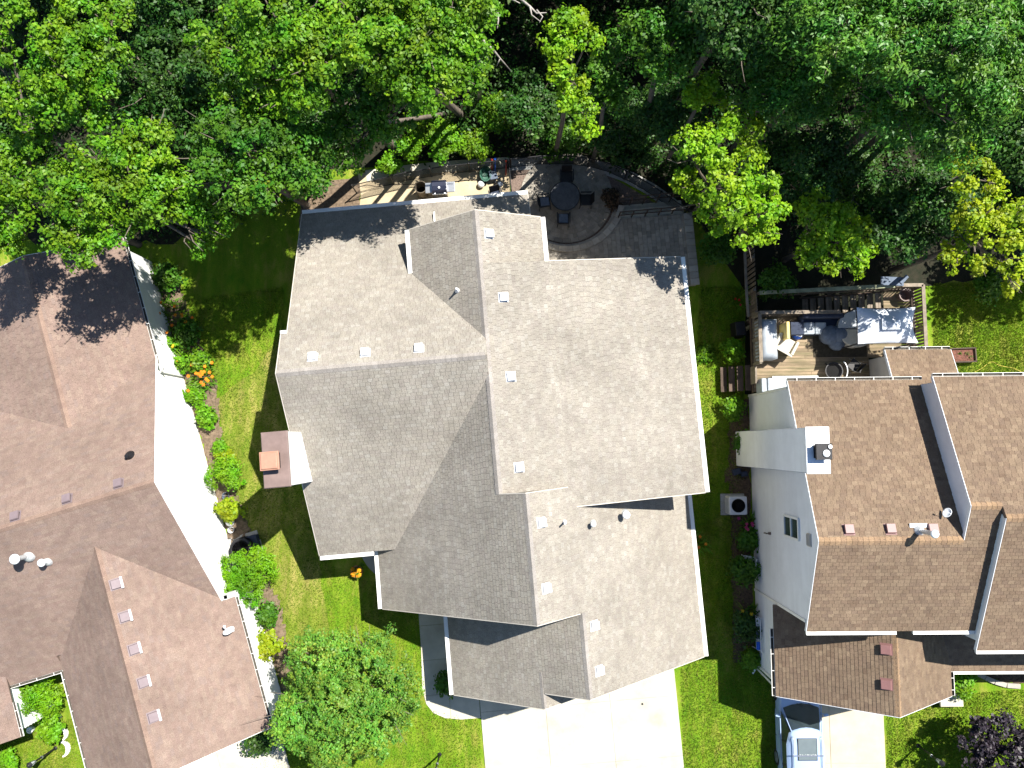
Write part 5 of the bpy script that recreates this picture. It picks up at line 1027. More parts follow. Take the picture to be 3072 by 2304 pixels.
# ------------------------------------------------------------------ patio furniture
def patio_chair(label, loc, rz, seat='black', group=None, cushion=None):
    t = thing('patio_chair', label, 'chair', loc, rz, group)
    b = MB(); b.box((0, 0, .42), (.5, .5, .04)); b.build('seat', M['black'], t, bevel=.015)
    b = MB(); vs = [(-.24, -.22, .44), (.24, -.22, .44), (.24, -.26, .46), (-.24, -.26, .46), (-.23, -.33, .92), (.23, -.33, .92), (.23, -.36, .92), (-.23, -.36, .92)]; b.add(vs, [(0, 1, 5, 4), (1, 2, 6, 5), (2, 3, 7, 6), (3, 0, 4, 7), (4, 5, 6, 7), (3, 2, 1, 0)]); b.build('backrest', M['black'], t, bevel=.012)
    for s in (-1, 1):
        b = MB(); b.tube([(s*.27, .24, .42), (s*.28, .24, .64), (s*.28, -.28, .66)], .018, 7); b.box((s*.28, .0, .665), (.055, .46, .02)); b.build('armrest', M['black_metal'], t)
        for y in (.23, -.24): b = MB(); b.tube([(s*.25, y, .42), (s*.27, y*1.12, 0)], .018, 7); b.build('leg', M['black_metal'], t)
    if cushion: b = MB(); b.box((0, .0, .475), (.42, .42, .07)); b.build('cushion', M[cushion], t, bevel=.03)
    return t
q = at(1695, 588, .72); t = thing('patio_table', 'round dark mesh table in the middle of the round patio', 'table', (q.x, q.y, 0))
b = MB(); b.lathe([(.64, .70), (.68, .71), (.68, .74), (.64, .745), (.64, .73)], n=36); b.build('rim', M['black_metal'], t)
b = MB(); nn = 26
for k in range(-nn, nn+1):
    x = .65*k/nn; L = math.sqrt(max(0, .65**2-x*x))
    if L > .05: b.bar((x, -L, .728), (x, L, .728), .016, .006); b.bar((-L, x, .733), (L, x, .733), .016, .006)
b.build('mesh_top', mat('grey_mesh_metal', (.09, .10, .115), .5, .2, 6, .05), t, kind='stuff')
for k in range(4): a = math.pi/4+k*math.pi/2; b = MB(); b.tube([(.52*math.cos(a), .52*math.sin(a), .71), (.42*math.cos(a), .42*math.sin(a), .3), (.5*math.cos(a), .5*math.sin(a), 0)], .02, 7); b.build('leg', M['black_metal'], t)
pg = 'chairs round the dark patio table'
for x, y, az, lb, cu in ((1700, 530, 180, 'black patio chair on the woodland side of the table', None), (1634, 606, -82, 'cushioned black patio chair on the sandy-yard side of the table', 'cushion_blue'), (1690, 657, 0, 'blue-cushioned black patio chair on the house side of the table', 'cushion_blue'), (1757, 600, 90, 'black patio chair on the gravel side of the table', None)):
    q = at(x, y, .45); patio_chair(lb, (q.x, q.y, .05), math.radians(az), group=pg, cushion=cu)
q = at(1488, 588, .45); patio_chair('lone black patio chair by the house wall in the sandy yard', (q.x, q.y, 0), math.radians(195), cushion='cushion_navy')
q = at(1835, 600, .3); leaf_object_ = leaf_object('dry_shrub', [(q.x, q.y, .3), (q.x+.2, q.y-.25, .25), (q.x-.15, q.y+.2, .3), (q.x+.1, q.y+.3, .25)], [.4, .35, .35, .3], 170, .12, mat('dry_brown_leaves', (.085, .058, .035), .9, .3, 6, 0), np.random.RandomState(3)); tag(leaf_object_, 'dry reddish-brown shrub at the edge of the round patio', 'shrub')

# ------------------------------------------------------------------ fan units
def fan_unit(label, loc, rz, w, h, mt, round_=False):
    t = thing('air_conditioner', label, 'air conditioner', loc, rz)
    b = MB(); b.box((-.05, 0, .03), (w*1.35, w*1.2, .06)); b.build('base_pad', M['concrete_old'], t)
    n = 40 if round_ else 4
    if round_:
        b = MB(); b.lathe([(w*.48, .06), (w*.48, h-.06), (w*.5, h-.05), (w*.5, h), (w*.40, h+.03), (w*.36, h+.01)], n=28); b.build('casing', mt, t)
        for k in range(30): a = 2*math.pi*k/30; b = MB(); b.bar((w*.49*math.cos(a), w*.49*math.sin(a), .1), (w*.49*math.cos(a), w*.49*math.sin(a), h-.08), .02, .02); b.build('louvre', mt, t)
    else:
        b = MB(); b.box((0, 0, .06+(h-.06)/2), (w, w, h-.06)); b.build('casing', mt, t, bevel=.05)
        b = MB()
        for k in range(9):
            z = .14+(h-.26)*k/8
            for rz_ in range(4): a = rz_*math.pi/2; b.box((w*.505*math.cos(a), w*.505*math.sin(a), z), (.02, w*.82, .03) , a)
        b.build('side_grille', M['grey_metal'], t)
    b = MB(); b.lathe([(.001, h+.006), (w*.36, h+.006), (w*.38, h+.012)], n=28); b.build('fan_well', M['dark_hole'], t)
    for k in range(3):
        a = 2*math.pi*k/3+.4; b = MB(); c, s = math.cos(a), math.sin(a); pts = [(.05, -.04, .02), (w*.33, -.09, .01), (w*.34, .09, .035), (.05, .05, .03)]; vs = [(c*x-s*y, s*x+c*y, h+z) for x, y, z in pts]; vs += [(x, y, z-.008) for x, y, z in vs]; b.add(vs, [(0, 1, 2, 3), (7, 6, 5, 4), (0, 4, 5, 1), (1, 5, 6, 2), (2, 6, 7, 3), (3, 7, 4, 0)]); b.build('fan_blade', M['black'], t)
    b = MB(); b.lathe([(.07, h+.03), (.06, h+.06), (.001, h+.065)], n=14); b.build('fan_hub', M['black'], t)
    g = MB()
    for r in (.12, .2, .28, .35): g.lathe([(w*r, h+.07), (w*r+.005, h+.075), (w*r+.01, h+.07)], n=30)
    for k in range(6): a = math.pi*k/6; g.bar((-w*.37*math.cos(a), -w*.37*math.sin(a), h+.068), (w*.37*math.cos(a), w*.37*math.sin(a), h+.068), .007, .007)
    g.build('guard', M['black_metal'], t); return t
q = at(2215, 1517, .8); fan_unit('square grey air-conditioning unit beside the pale side wall', (q.x, q.y, 0), FR.a, .78, .8, mat('grey_unit_paint', (.62, .62, .64), .5, .05, 4, .03))
q = at(722, 1648, .85); fan_unit('round black air-conditioning unit beside the bright white wall', (q.x, q.y, 0), FL.a, .98, .85, M['black_metal'], True)
sm = at(755, 1625, .3); b = MB(); b.box((0, 0, .2), (.55, .5, .4), .3, taper=.9); b.box((0, 0, .42), (.6, .55, .05), .3); tag(b.build('storage_bin', M['cushion_navy'], off=(-sm.x, -sm.y, 0), bevel=.03), 'dark lidded bin tucked beside the round black fan unit', 'bin')
b = MB(); q = at(768, 1640, .03); b.box((q.x, q.y, .03), (.55, .5, .06), .3); b.build('concrete_slab', M['concrete'], setting('pad'))

# ------------------------------------------------------------------ small garden things by the white wall
q = at(688, 1567, .3); b = MB(); b.lathe([(.001, .02)]+[(.19*math.cos(math.radians(a)), .21+.19*math.sin(math.radians(a))) for a in range(-75, 76, 15)]+[(.001, .4)], (q.x, q.y, 0), 20); tag(b.build('garden_globe', M['white'], smooth=True), 'white garden globe resting in the bed by the white wall', 'globe')
def pail(label, x, y, mt, r=.14, h=.26):
    q = at(x, y, h); t = thing('bucket', label, 'bucket', (q.x, q.y, 0), 0, 'buckets in the side bed'); b = MB(); b.lathe([(r*.75, 0), (r, h), (r*1.08, h), (r*1.08, h-.03), (r*.95, h-.03), (r*.7, .03), (.001, .03)], n=16); b.build('pail', M[mt], t)
    b = MB(); b.tube([(r*math.cos(a), .02, h-.02+r*.5*math.sin(a)) for a in [math.pi*k/8 for k in range(9)]], .006, 5); b.build('handle', M['grey_metal'], t)
pail('pale grey bucket just above the white globe', 668, 1545, 'vent_white'); pail('pale bucket between the white globe and the round fan unit', 692, 1590, 'vent_white', .13); pail('dull green-grey bucket among the yellow-green shrub', 676, 1488, 'cushion_blue', .15)
cable('garden_hose', 'grey hose lying on the white wall\'s footing by the round fan unit', 'hose', [(672, 1618), (690, 1616), (700, 1622), (712, 1628)], .02, M['cord'], .06)
q = at(806, 1876, .05); b = MB(); b.box((q.x, q.y, .07), (.35, .16, .14), .8, taper=.8); tag(b.build('garden_stone', M['terracotta'], bevel=.04), 'reddish stone in the bed below the dusty-green shrub', 'stone')

# ------------------------------------------------------------------ flowers
def flower_clump(label, cx, cy, spots, petal, seed, leaf='grassy', h=.55, spread=.5, fr=.05, cat='flowers', nl=90, loc=None):
    """strappy leaves from the ground with open blooms on stalks above them"""
    rs = np.random.RandomState(seed); c = at(cx, cy, 0) if loc is None else Vector(loc); t = thing('flower_clump', label, cat, (c.x, c.y, c.z)); P = []
    for _ in range(nl):
        a = rs.uniform(0, 2*np.pi); r0 = rs.random()**.5*spread*.7; b0 = np.array([r0*np.cos(a), r0*np.sin(a), 0]); o = np.array([np.cos(a+rs.normal()*.8), np.sin(a+rs.normal()*.8), 0]); L = h*rs.uniform(.6, 1.1); s = np.array([-o[1], o[0], 0])*.016
        m_ = b0+o*L*.25+np.array([0, 0, L*.7]); m2 = b0+o*L*.55+np.array([0, 0, L*.8]); e = b0+o*L*.85+np.array([0, 0, L*.5])
        P += [b0-s, b0+s, m_+s, m_-s, m_-s, m_+s, m2+s*.8, m2-s*.8, m2-s*.8, m2+s*.8, e+s*.1, e-s*.1]
    quads_object('foliage', np.array(P), LEAF[leaf], t)
    F = []; st = MB()
    for x, y in spots:
        q = (at(x, y, h+.12+c.z)-c) if loc is None else Vector((x, y, h+.1)); q = np.array(q)
        st.tube([(q[0]*.7, q[1]*.7, 0), (q[0]*.9, q[1]*.9, h*.6), tuple(q)], .006, 4)
        for k in range(6):
            a = k*np.pi/3+rs.random()*.3; o = np.array([np.cos(a), np.sin(a), 0]); s = np.array([-o[1], o[0], 0])*fr*.42
            F += [q, q+o*fr*.6+s+[0, 0, .03], q+o*fr*1.25+[0, 0, .015], q+o*fr*.6-s+[0, 0, .03]]
        quads_object('flower', np.array(F), M[petal], t); F = []
    st.build('stalks', LEAF[leaf], t, kind='stuff'); return t
flower_clump('dense sunlit clump of orange daylilies in the bed by the white wall', 615, 1135, [(579, 1088), (576, 1095), (565, 1128), (588, 1120), (596, 1122), (604, 1116), (607, 1122), (613, 1115), (615, 1099), (629, 1117), (637, 1130), (619, 1137), (624, 1142), (604, 1147), (611, 1154), (565, 1172), (636, 1088), (602, 1128)], 'petal_orange', 1, spread=.75, fr=.075, nl=170)
flower_clump('shaded scattered orange daylilies below the dark brown roof edge', 525, 950, [(483, 908), (524, 918), (526, 945), (545, 944), (546, 948), (557, 966), (516, 976), (501, 997), (479, 940), (577, 953)], 'petal_orange', 2, spread=.9, fr=.07, nl=150)
flower_clump('few golden blooms at the corner of the brown house\'s white eave', 522, 1045, [(518, 1040), (532, 1082), (520, 1036)], 'petal_gold', 3, spread=.45, nl=90)
flower_clump('orange daylilies in the shade along the grey house\'s garage side', 2085, 1620, [(2082, 1600), (2083, 1608), (2084, 1625), (2087, 1632), (2081, 1645), (2090, 1668), (2100, 1610), (2117, 1632), (2096, 1642), (2088, 1660)], 'petal_orange', 4, spread=.5, fr=.07, nl=90)
flower_clump('three red blooms beside the grey wooden rail fence', 2215, 900, [(2206, 897), (2217, 900), (2221, 915)], 'petal_red', 5, spread=.5, fr=.055, nl=60)
flower_clump('pink blooms beside the square grey fan unit', 2245, 1575, [(2240, 1572), (2238, 1582), (2256, 1570), (2258, 1576), (2216, 1555), (2243, 1588)], 'petal_pink', 6, spread=.35, fr=.07, nl=60)
flower_clump('two yellow blooms near the end of the pale side wall', 2240, 1840, [(2227, 1833), (2254, 1841)], 'petal_yellow', 7, spread=.4, fr=.075, nl=60)
q = at(1070, 1715, .35); t = thing('flower_pot', 'terracotta pot of golden flowers on the dark corner pad', 'flower pot', (q.x, q.y, .03))
b = MB(); b.lathe([(.16, 0), (.24, .3), (.27, .31), (.27, .36), (.23, .36), (.2, .3), (.001, .3)], n=20); b.build('pot', M['terracotta'], t)
rs = np.random.RandomState(8); leaf_object('foliage', [(0, 0, .42), (.1, .12, .45), (-.12, .1, .42), (.05, -.12, .42), (.18, .28, .3)], [.2, .18, .18, .18, .16], 50, .08, LEAF['mid'], rs, t)
cs_ = [(-.17, .13, .5), (-.12, .16, .52), (.12, .13, .54), (.16, .08, .52), (.05, .06, .52), (-.1, -.12, .5), (-.04, -.02, .52), (.14, -.13, .5), (.08, -.16, .5), (.18, -.08, .5), (-.15, -.06, .5)]
for c_ in cs_: leaf_object('flower', [c_], [.085], 45, .055, M['petal_gold'], rs, t, aspect=.8, up=.9)
# ------------------------------------------------------------------ yard lamps
def yard_lamp(label, x, y, h):
    q = at(x, y, 0); t = thing('yard_lamp', label, 'lamp post', (q.x, q.y, 0), .3, 'yard lamp posts')
    b = MB(); b.lathe([(.09, 0), (.09, .04), (.045, .08), (.038, .1)], n=12); b.tube([(0, 0, .05), (0, 0, h-.42)], .038, 10); b.build('post', M['black_metal'], t)
    b = MB(); b.lathe([(.055, h-.95), (.06, h-.92), (.055, h-.88)], n=12); b.build('collar', M['steel'], t)
    b = MB(); b.lathe([(.06, h-.44), (.07, h-.41), (.05, h-.38)], n=12); b.build('collar', M['steel'], t)
    b = MB(); b.lathe([(.07, h-.36), (.12, h-.08), (.115, h-.08), (.065, h-.36)], n=6); b.build('lantern_glass', M['lamp_glass'], t)
    b = MB()
    for k in range(6): a = math.pi*k/3; b.bar((.072*math.cos(a), .072*math.sin(a), h-.37), (.123*math.cos(a), .123*math.sin(a), h-.07), .014, .014)
    b.lathe([(.06, h-.38), (.08, h-.37), (.075, h-.35)], n=6); b.lathe([(.135, h-.08), (.14, h-.06), (.06, h+.02), (.02, h+.05), (.025, h+.08), (.001, h+.1)], n=6); b.build('lantern_frame', M['black_metal'], t)
    return t
yard_lamp('lamp post on the lawn before the purple-leaved tree', 2754, 2236, 2.0)
yard_lamp('lamp post on the small courtyard lawn below the brown roof', 167, 2244, 1.9)
yard_lamp('lamp post on the front lawn between the round tree and the wide drive', 1319, 2263, 1.9)

# ------------------------------------------------------------------ satellite dishes
def dish(label, pos, rz, sc, mt='vent_white', arm=.5):
    t = thing('satellite_dish', label, 'satellite dish', pos, rz); t.scale = (sc, sc, sc)
    b = MB(); b.box((0, 0, .015), (.16, .16, .03)); b.tube([(0, 0, 0), (0, 0, .28), (0, .06, .40)], .022, 8); b.build('mast', M['grey_metal'], t)
    b = MB(); n = 20; ax = Vector((0, .86, .5)).normalized(); u = Vector((1, 0, 0)); w = ax.cross(u); c = Vector((0, .08, .45)); vs = [tuple(c-ax*.05)]
    for r, d in ((.12, .035), (.22, .0), (.27, -.0)):
        for k in range(n): a = 2*math.pi*k/n; vs.append(tuple(c+u*(r*math.cos(a)*1.05)+w*(r*.95*math.sin(a))+ax*(-.05+.05*(r/.27)**2*1.2)))
    fs = [(0, 1+k, 1+(k+1) % n) for k in range(n)]
    for i in range(2):
        for k in range(n): fs.append((1+i*n+k, 1+(i+1)*n+k, 1+(i+1)*n+(k+1) % n, 1+i*n+(k+1) % n))
    b.add(vs, fs); o = b.build('reflector', M[mt], t, smooth=True); sl = o.modifiers.new('thickness', 'SOLIDIFY'); sl.thickness = .012
    b = MB(); e = c+ax*arm*.75-w*.12; b.tube([c-w*.24, c-w*.2+ax*.2, e], .014, 6); b.box(tuple(e), (.09, .12, .07)); b.build('receiver_arm', M['vent_white'], t); return t
p = FR.on(2832, 1538, zRN); w_ = FR.w(p.x, p.y, p.z); dish('white satellite dish on the brown roof beside the grey dormer wall', w_, math.radians(60), .62)
p = FL.on(698, 1890, zSE); w_ = FL.w(p.x, p.y, p.z); dish('pale satellite dish near the white eave of the left brown roof', w_, math.radians(20), .85)
# ------------------------------------------------------------------ white planter chairs by the pale wall, porch things
q = at(2242, 1685, .35); t = thing('garden_chair', 'white plastic garden chair half hidden by plants at the pale wall', 'chair', (q.x, q.y, 0), math.radians(80))
b = MB(); b.box((0, 0, .38), (.46, .44, .03)); b.build('seat', M['vent_white'], t, bevel=.015)
b = MB(); b.box((0, -.24, .62), (.46, .04, .46)); b.build('backrest', M['vent_white'], t, bevel=.015)
for s in (-1, 1):
    b = MB(); b.box((s*.25, 0, .58), (.05, .46, .03)); b.build('armrest', M['vent_white'], t)
    for y in (-.2, .2): b = MB(); b.bar((s*.22, y, 0), (s*.22, y, .38), .04, .04); b.build('leg', M['vent_white'], t)
v0, z0 = FR.on_wall_u(2292, 1910, 10.3); w_ = FR.w(10.15, v0, 0); t = thing('wall_rack', 'white rack with blue trays leaning on the end of the pale wall', 'rack', (w_.x, w_.y, 0), FR.a)
for k, (yy, mt) in enumerate(((.55, 'vent_white'), (.0, 'cushion_blue'), (-.45, 'blue'))):
    b = MB(); b.box((-.02, yy, .75), (.16, .34, .06)); b.build('tray', M[mt], t, bevel=.02)
for yy in (-.65, .75): b = MB(); b.bar((-.08, yy, 0), (.08, yy, 1.1), .03, .03); b.build('upright', M['vent_white'], t)
for zz in (.4, .72, 1.05): b = MB(); b.bar((0, -.65, zz), (0, .75, zz), .03, .03); b.build('crossbar', M['vent_white'], t)
v0, z0 = .0, 0; q = at(2210, 1415, .2); b = MB(); b.box((q.x, q.y, .14), (.34, .26, .28), .3); b.box((q.x+.35, q.y-.1, .1), (.28, .22, .2), .1); tag(b.build('meter_box', M['cushion_navy'], bevel=.02), 'dark utility box at the foot of the pale chimney chase', 'utility box')
q = at(2855, 2103, .42); t = thing('stone_bench', 'pale concrete bench slab beside the round shrub at the garage corner', 'bench', (q.x, q.y, 0), FR.a)
b = MB(); b.box((0, 0, .40), (.98, .48, .09)); b.build('seat', M['concrete'], t, bevel=.02)
for x in (-.36, .36): b = MB(); b.box((x, 0, .18), (.12, .38, .36)); b.build('leg', M['concrete_old'], t)
def urn(label, x, y, mt, r, h, lean=0):
    q = at(x, y, 0); b = MB(); b.lathe([(r*.6, 0), (r*.8, h*.2), (r, h*.7), (r*1.05, h), (r*.95, h), (r*.88, h*.75), (.001, h*.7)], (q.x, q.y, 0), 18); return tag(b.build('garden_pot', M[mt], smooth=False), label, 'garden pot', 'pots on the courtyard lawn')
def crescent(label, x, y, r, a0):
    q = at(x, y, 0); b = MB()
    for k in range(9):
        a, c = math.radians(a0+k*20), math.radians(a0+(k+1)*20); wd = .11*math.sin(math.pi*(k+.5)/9)+.05; b.prism([(q.x+(r-wd)*math.cos(a), q.y+(r-wd)*math.sin(a)), (q.x+r*math.cos(a), q.y+r*math.sin(a)), (q.x+r*math.cos(c), q.y+r*math.sin(c)), (q.x+(r-wd)*math.cos(c), q.y+(r-wd)*math.sin(c))], 0, .14)
    return tag(b.build('bed_edging', M['white'], bevel=.01), label, 'garden edging')
crescent('white curved edging on the courtyard lawn nearest the red mulch', 188, 2200, .28, -70); crescent('dull pale curved edging on the courtyard lawn below the white one', 190, 2245, .34, -80)
urn('small white pot standing on the courtyard lawn', 101, 2184, 'white', .13, .3); urn('blue-grey pot by the red mulch in the courtyard', 180, 2148, 'cushion_blue', .14, .3)
# ------------------------------------------------------------------ the neighbour's deck
DZ = 1.45; do = FR.w(13.5, 4.0, 0)
dk = thing('wooden_deck', 'weathered wooden deck with railings and stairs behind the brown house on the right', 'deck', (do.x, do.y, 0), FR.a)
D = lambda u, v, z=0: (u-13.5, v-4.0, z)
rd = random.Random(21)
bw = .142; v = 2.12
while v < 5.35:
    u1 = 17.0 if v > 3.5 else 15.05
    cut = rd.uniform(12.0, 14.5)
    for a, b_ in ((10.1, cut), (cut, u1)):
        m_ = MB(); m_.box(D((a+b_)/2, v+bw/2, DZ-.02+rd.uniform(-.002, .002)), (b_-a-.008, bw-.010, .036)); m_.build('board', M['deck'], dk)
    v += bw
v = 5.37
while v < 6.5:                                             # the stair landing
    m_ = MB(); m_.box(D(16.4, v+bw/2, DZ-.02), (1.2, bw-.010, .036)); m_.build('board', M['deck'], dk); v += bw
for u in (10.2, 11.9, 13.6, 15.3, 16.9):
    for v in (2.6, 5.25): m_ = MB(); m_.bar(D(u, v, 0), D(u, v, DZ-.05), .12, .12); m_.build('post', M['deck_dark'], dk)
fs = MB(); fs.bar(D(10.08, 2.1, DZ-.14), D(10.08, 5.4, DZ-.14), .04, .24); fs.bar(D(10.08, 5.42, DZ-.14), D(15.8, 5.42, DZ-.14), .04, .24); fs.bar(D(17.04, 2.1, DZ-.14), D(17.04, 6.5, DZ-.14), .04, .24); fs.build('rim_joist', M['deck_dark'], dk)
nt_ = 10
for k in range(nt_):                                       # stairs going down along the back
    u = 15.65-.30*k; z = DZ-.145*(k+1)
    for j in (0, 1): m_ = MB(); m_.box(D(u-.07+.14*j, 5.97, z), (.125, .86, .036)); m_.build('tread', M['rail_wood'], dk)
for v in (5.52, 6.42): m_ = MB(); m_.bar(D(15.8, v, DZ-.12), D(12.7, v, .02), .05, .24); m_.build('stringer', M['deck_dark'], dk)
def railing(a, b, za, zb, n, top='rail_wood', w=.15, bal=True, nm='top_rail', bw_=.042):
    A, B = Vector(D(a[0], a[1], 0)), Vector(D(b[0], b[1], 0)); up = lambda p, z: p+Vector((0, 0, z))
    m_ = MB(); m_.bar(up(A, za+.98), up(B, zb+.98), w, .045); m_.build(nm, M[top], dk, bevel=.008)
    m_ = MB(); m_.bar(up(A, za+.12), up(B, zb+.12), .05, .09); m_.bar(up(A, za+.90), up(B, zb+.90), .05, .09); m_.build('rail', M['rail_wood'], dk)
    for k in range(n+1):
        t_ = k/n; p = A.lerp(B, t_); z = za+(zb-za)*t_; m_ = MB(); m_.bar(up(p, z-.25), up(p, z+.96), .10, .10); m_.build('post', M['rail_wood'], dk)
    L = (B-A).length; nb = int(L/.14)
    for k in range(nb):
        t_ = (k+.5)/nb; p = A.lerp(B, t_); z = za+(zb-za)*t_; m_ = MB(); m_.bar(up(p, z+.12), up(p, z+.92), bw_, .042); m_.build('baluster', M['rail_wood'], dk)
railing((10.13, 5.36), (10.13, 3.3), DZ, DZ, 2); railing((10.13, 5.4), (13.5, 5.4), DZ, DZ, 3); railing((17.03, 6.52), (17.03, 3.7), DZ, DZ, 3, bw_=.085); railing((15.9, 6.5), (17.03, 6.5), DZ, DZ, 1)
railing((10.5, 6.45), (15.85, 6.48), .35, DZ, 5, 'rail_moss', .17)
# west steps beside the wall
for k in range(4): m_ = MB(); m_.box(D(9.93-.28*k, 2.75, DZ-.22-.3*k), (.27, 1.1, .04)); m_.build('tread', M['deck_dark'], dk)
m_ = MB(); m_.bar(D(10.05, 3.2, DZ+.0), D(10.05, 2.45, DZ), .08, 1.0); m_.build('gate_panel', M['rail_wood'], dk)
W3 = lambda x, y, z: at(x, y, z)
# things standing on the deck
def box_thing(name, label, cat, x, y, z0, d, mt, rz=0.0, bev=.03, taper=1.0, group=None):
    q = at(x, y, z0+d[2]); b = MB(); b.box((0, 0, d[2]/2), d, taper=taper); o = b.build(name, M[mt], bevel=bev); o.location = (q.x, q.y, z0); o.rotation_euler = (0, 0, rz); return tag(o, label, cat, group)
q = at(2310, 1015, DZ+1.0); t = thing('covered_grill', 'long grey vinyl cover draped over a grill at the deck\'s outer railing', 'covered grill', (q.x, q.y, DZ), FR.a)
b = MB(); r = random.Random(3); nx, ny = 7, 15
for j in range(ny):
    for i in range(nx):
        x, y = -.34+.68*i/(nx-1), -.82+1.64*j/(ny-1); e = max(abs(x)/.34, abs(y)/.82); z = (1.02-.10*max(0, abs(y)/.82-.65)*2.5) if e < .99 else .80
        b.v.append((x*(1.0 if e < .99 else 1.06), y*(1 if e < .99 else 1.02), z+r.uniform(-.018, .018)))
for j in range(ny-1):
    for i in range(nx-1): b.f.append((j*nx+i, j*nx+i+1, (j+1)*nx+i+1, (j+1)*nx+i)); b.m.append(0)
loop = [i for i in range(nx)]+[j*nx+nx-1 for j in range(1, ny)]+[(ny-1)*nx+i for i in range(nx-2, -1, -1)]+[j*nx for j in range(ny-2, 0, -1)]; k0 = len(b.v)
for k, i in enumerate(loop): x, y, z = b.v[i]; f = 1.04+.05*(k % 2); b.v.append((x*f, y*(1+.02*(k % 2)), .05))
n = len(loop)
for k in range(n): b.f.append((loop[k], k0+k, k0+(k+1) % n, loop[(k+1) % n])); b.m.append(0)
b.build('cover', M['cover_grey'], t, smooth=True)
b = MB(); b.box((0, 0, .4), (.5, 1.4, .7)); b.build('grill_body', M['black_metal'], t)
q = at(2363, 1030, DZ+.6); t = thing('canvas_chair', 'beige canvas lounge chair turned beside the covered grill', 'chair', (q.x, q.y, DZ), math.radians(150))
b = MB(); b.box((0, 0, .34), (.62, .58, .10)); b.build('seat', M['beige'], t, bevel=.03)
b = MB(); b.add([(-.34, .26, .36), (.34, .26, .36), (.36, .46, .92), (-.36, .46, .92), (-.34, .32, .34), (.34, .32, .34), (.36, .53, .92), (-.36, .53, .92)], [(0, 1, 2, 3), (7, 6, 5, 4), (0, 4, 5, 1), (1, 5, 6, 2), (2, 6, 7, 3), (3, 7, 4, 0)]); b.build('backrest', M['beige'], t, bevel=.02)
for s in (-1, 1):
    b = MB(); b.add([(s*.33, -.30, .56), (s*.45, -.30, .54), (s*.45, .34, .60), (s*.33, .34, .62), (s*.33, -.3, .3), (s*.45, -.3, .3), (s*.45, .34, .3), (s*.33, .34, .3)], [(0, 1, 2, 3), (7, 6, 5, 4), (0, 4, 5, 1), (1, 5, 6, 2), (2, 6, 7, 3), (3, 7, 4, 0)]); b.build('armrest', M['beige'], t, bevel=.02)
    for y in (-.26, .28): b = MB(); b.bar((s*.38, y, 0), (s*.38, y, .3), .04, .04); b.build('leg', M['deck_dark'], t)
box_thing('board', 'upright yellow board standing between the grey bin and the dark railing', 'board', 2365, 990, DZ, (.13, .72, .95), 'yellow', FR.a, .02)
t_ = box_thing('storage_bin', 'dark grey-green storage bin beside the yellow board', 'bin', 2390, 985, DZ, (.5, .55, .6), 'cushion_navy', FR.a, .03)
q = at(2440, 993, DZ+.45); t = thing('outdoor_sofa', 'navy outdoor sofa with pale grey seat cushions along the stair railing', 'sofa', (q.x+.35, q.y+.22, DZ), FR.a)
b = MB(); b.box((0, .05, .18), (1.75, .82, .3)); b.build('frame', M['cushion_navy'], t, bevel=.03)
b = MB(); b.box((0, .40, .5), (1.75, .2, .55)); b.build('backrest', M['cushion_navy'], t, bevel=.05)
for s in (-1, 1): b = MB(); b.box((s*.86, .02, .42), (.14, .8, .3)); b.build('armrest', M['cushion_navy'], t, bevel=.03)
for x in (-.45, .05): b = MB(); b.box((x-.08, -.1, .40), (.48, .52, .14)); b.build('cushion', M['cover_grey'], t, bevel=.05)
q = at(2396, 1002, DZ+.35); t = thing('ice_bucket', 'bright blue bag of white ice beside the sofa', 'bag', (q.x, q.y, DZ))
rs = np.random.RandomState(2); b = MB(); b.lathe([(.16, 0), (.22, .1), (.2, .28), (.1, .36), (.001, .37)], n=12); b.build('bag', M['blue'], t, smooth=True)
for dx, dy in ((.06, .02), (.02, -.08), (-.08, -.05), (.08, -.09), (.0, .09)): b = MB(); b.lathe([(.001, -.05), (.05, -.02), (.05, .02), (.001, .05)], (dx, dy, .38), 8); b.build('ice_lump', M['vent_white'], t, smooth=True)
q = at(2515, 1005, DZ+.75); t = thing('covered_chair', 'dark slate heart-shaped covered chair before the round hot tub', 'chair', (q.x, q.y, DZ), math.radians(15))
b = MB(); b.lathe([(.36, 0), (.42, .3), (.4, .55), (.2, .66), (.001, .68)], (-.18, .1, 0), 14); b.lathe([(.34, 0), (.4, .3), (.38, .58), (.2, .7), (.001, .72)], (.2, .02, 0), 14); b.lathe([(.3, 0), (.36, .3), (.3, .5), (.001, .6)], (.05, -.28, 0), 12); b.build('cover', M['cushion_blue'], t, smooth=True)
q = at(2572, 985, DZ+.68); t = thing('hot_tub', 'round pale-grey covered hot tub partly under the canvas gazebo', 'hot tub', (q.x, q.y, DZ))
b = MB(); b.lathe([(.75, 0), (.78, .05), (.78, .52), (.75, .58), (.001, .58)], n=36); b.build('shell', M['beige'], t)
for s, rz in ((1, 0), (-1, 0)):
    b = MB(); pts = [(.80*math.cos(math.radians(a)), s*(.02+.78*math.sin(math.radians(a)))) for a in range(0, 181, 10)]; b.prism(pts, .58, .68); b.build('cover_half', M['cover_grey'] if s > 0 else M['beige'], t, bevel=.03)
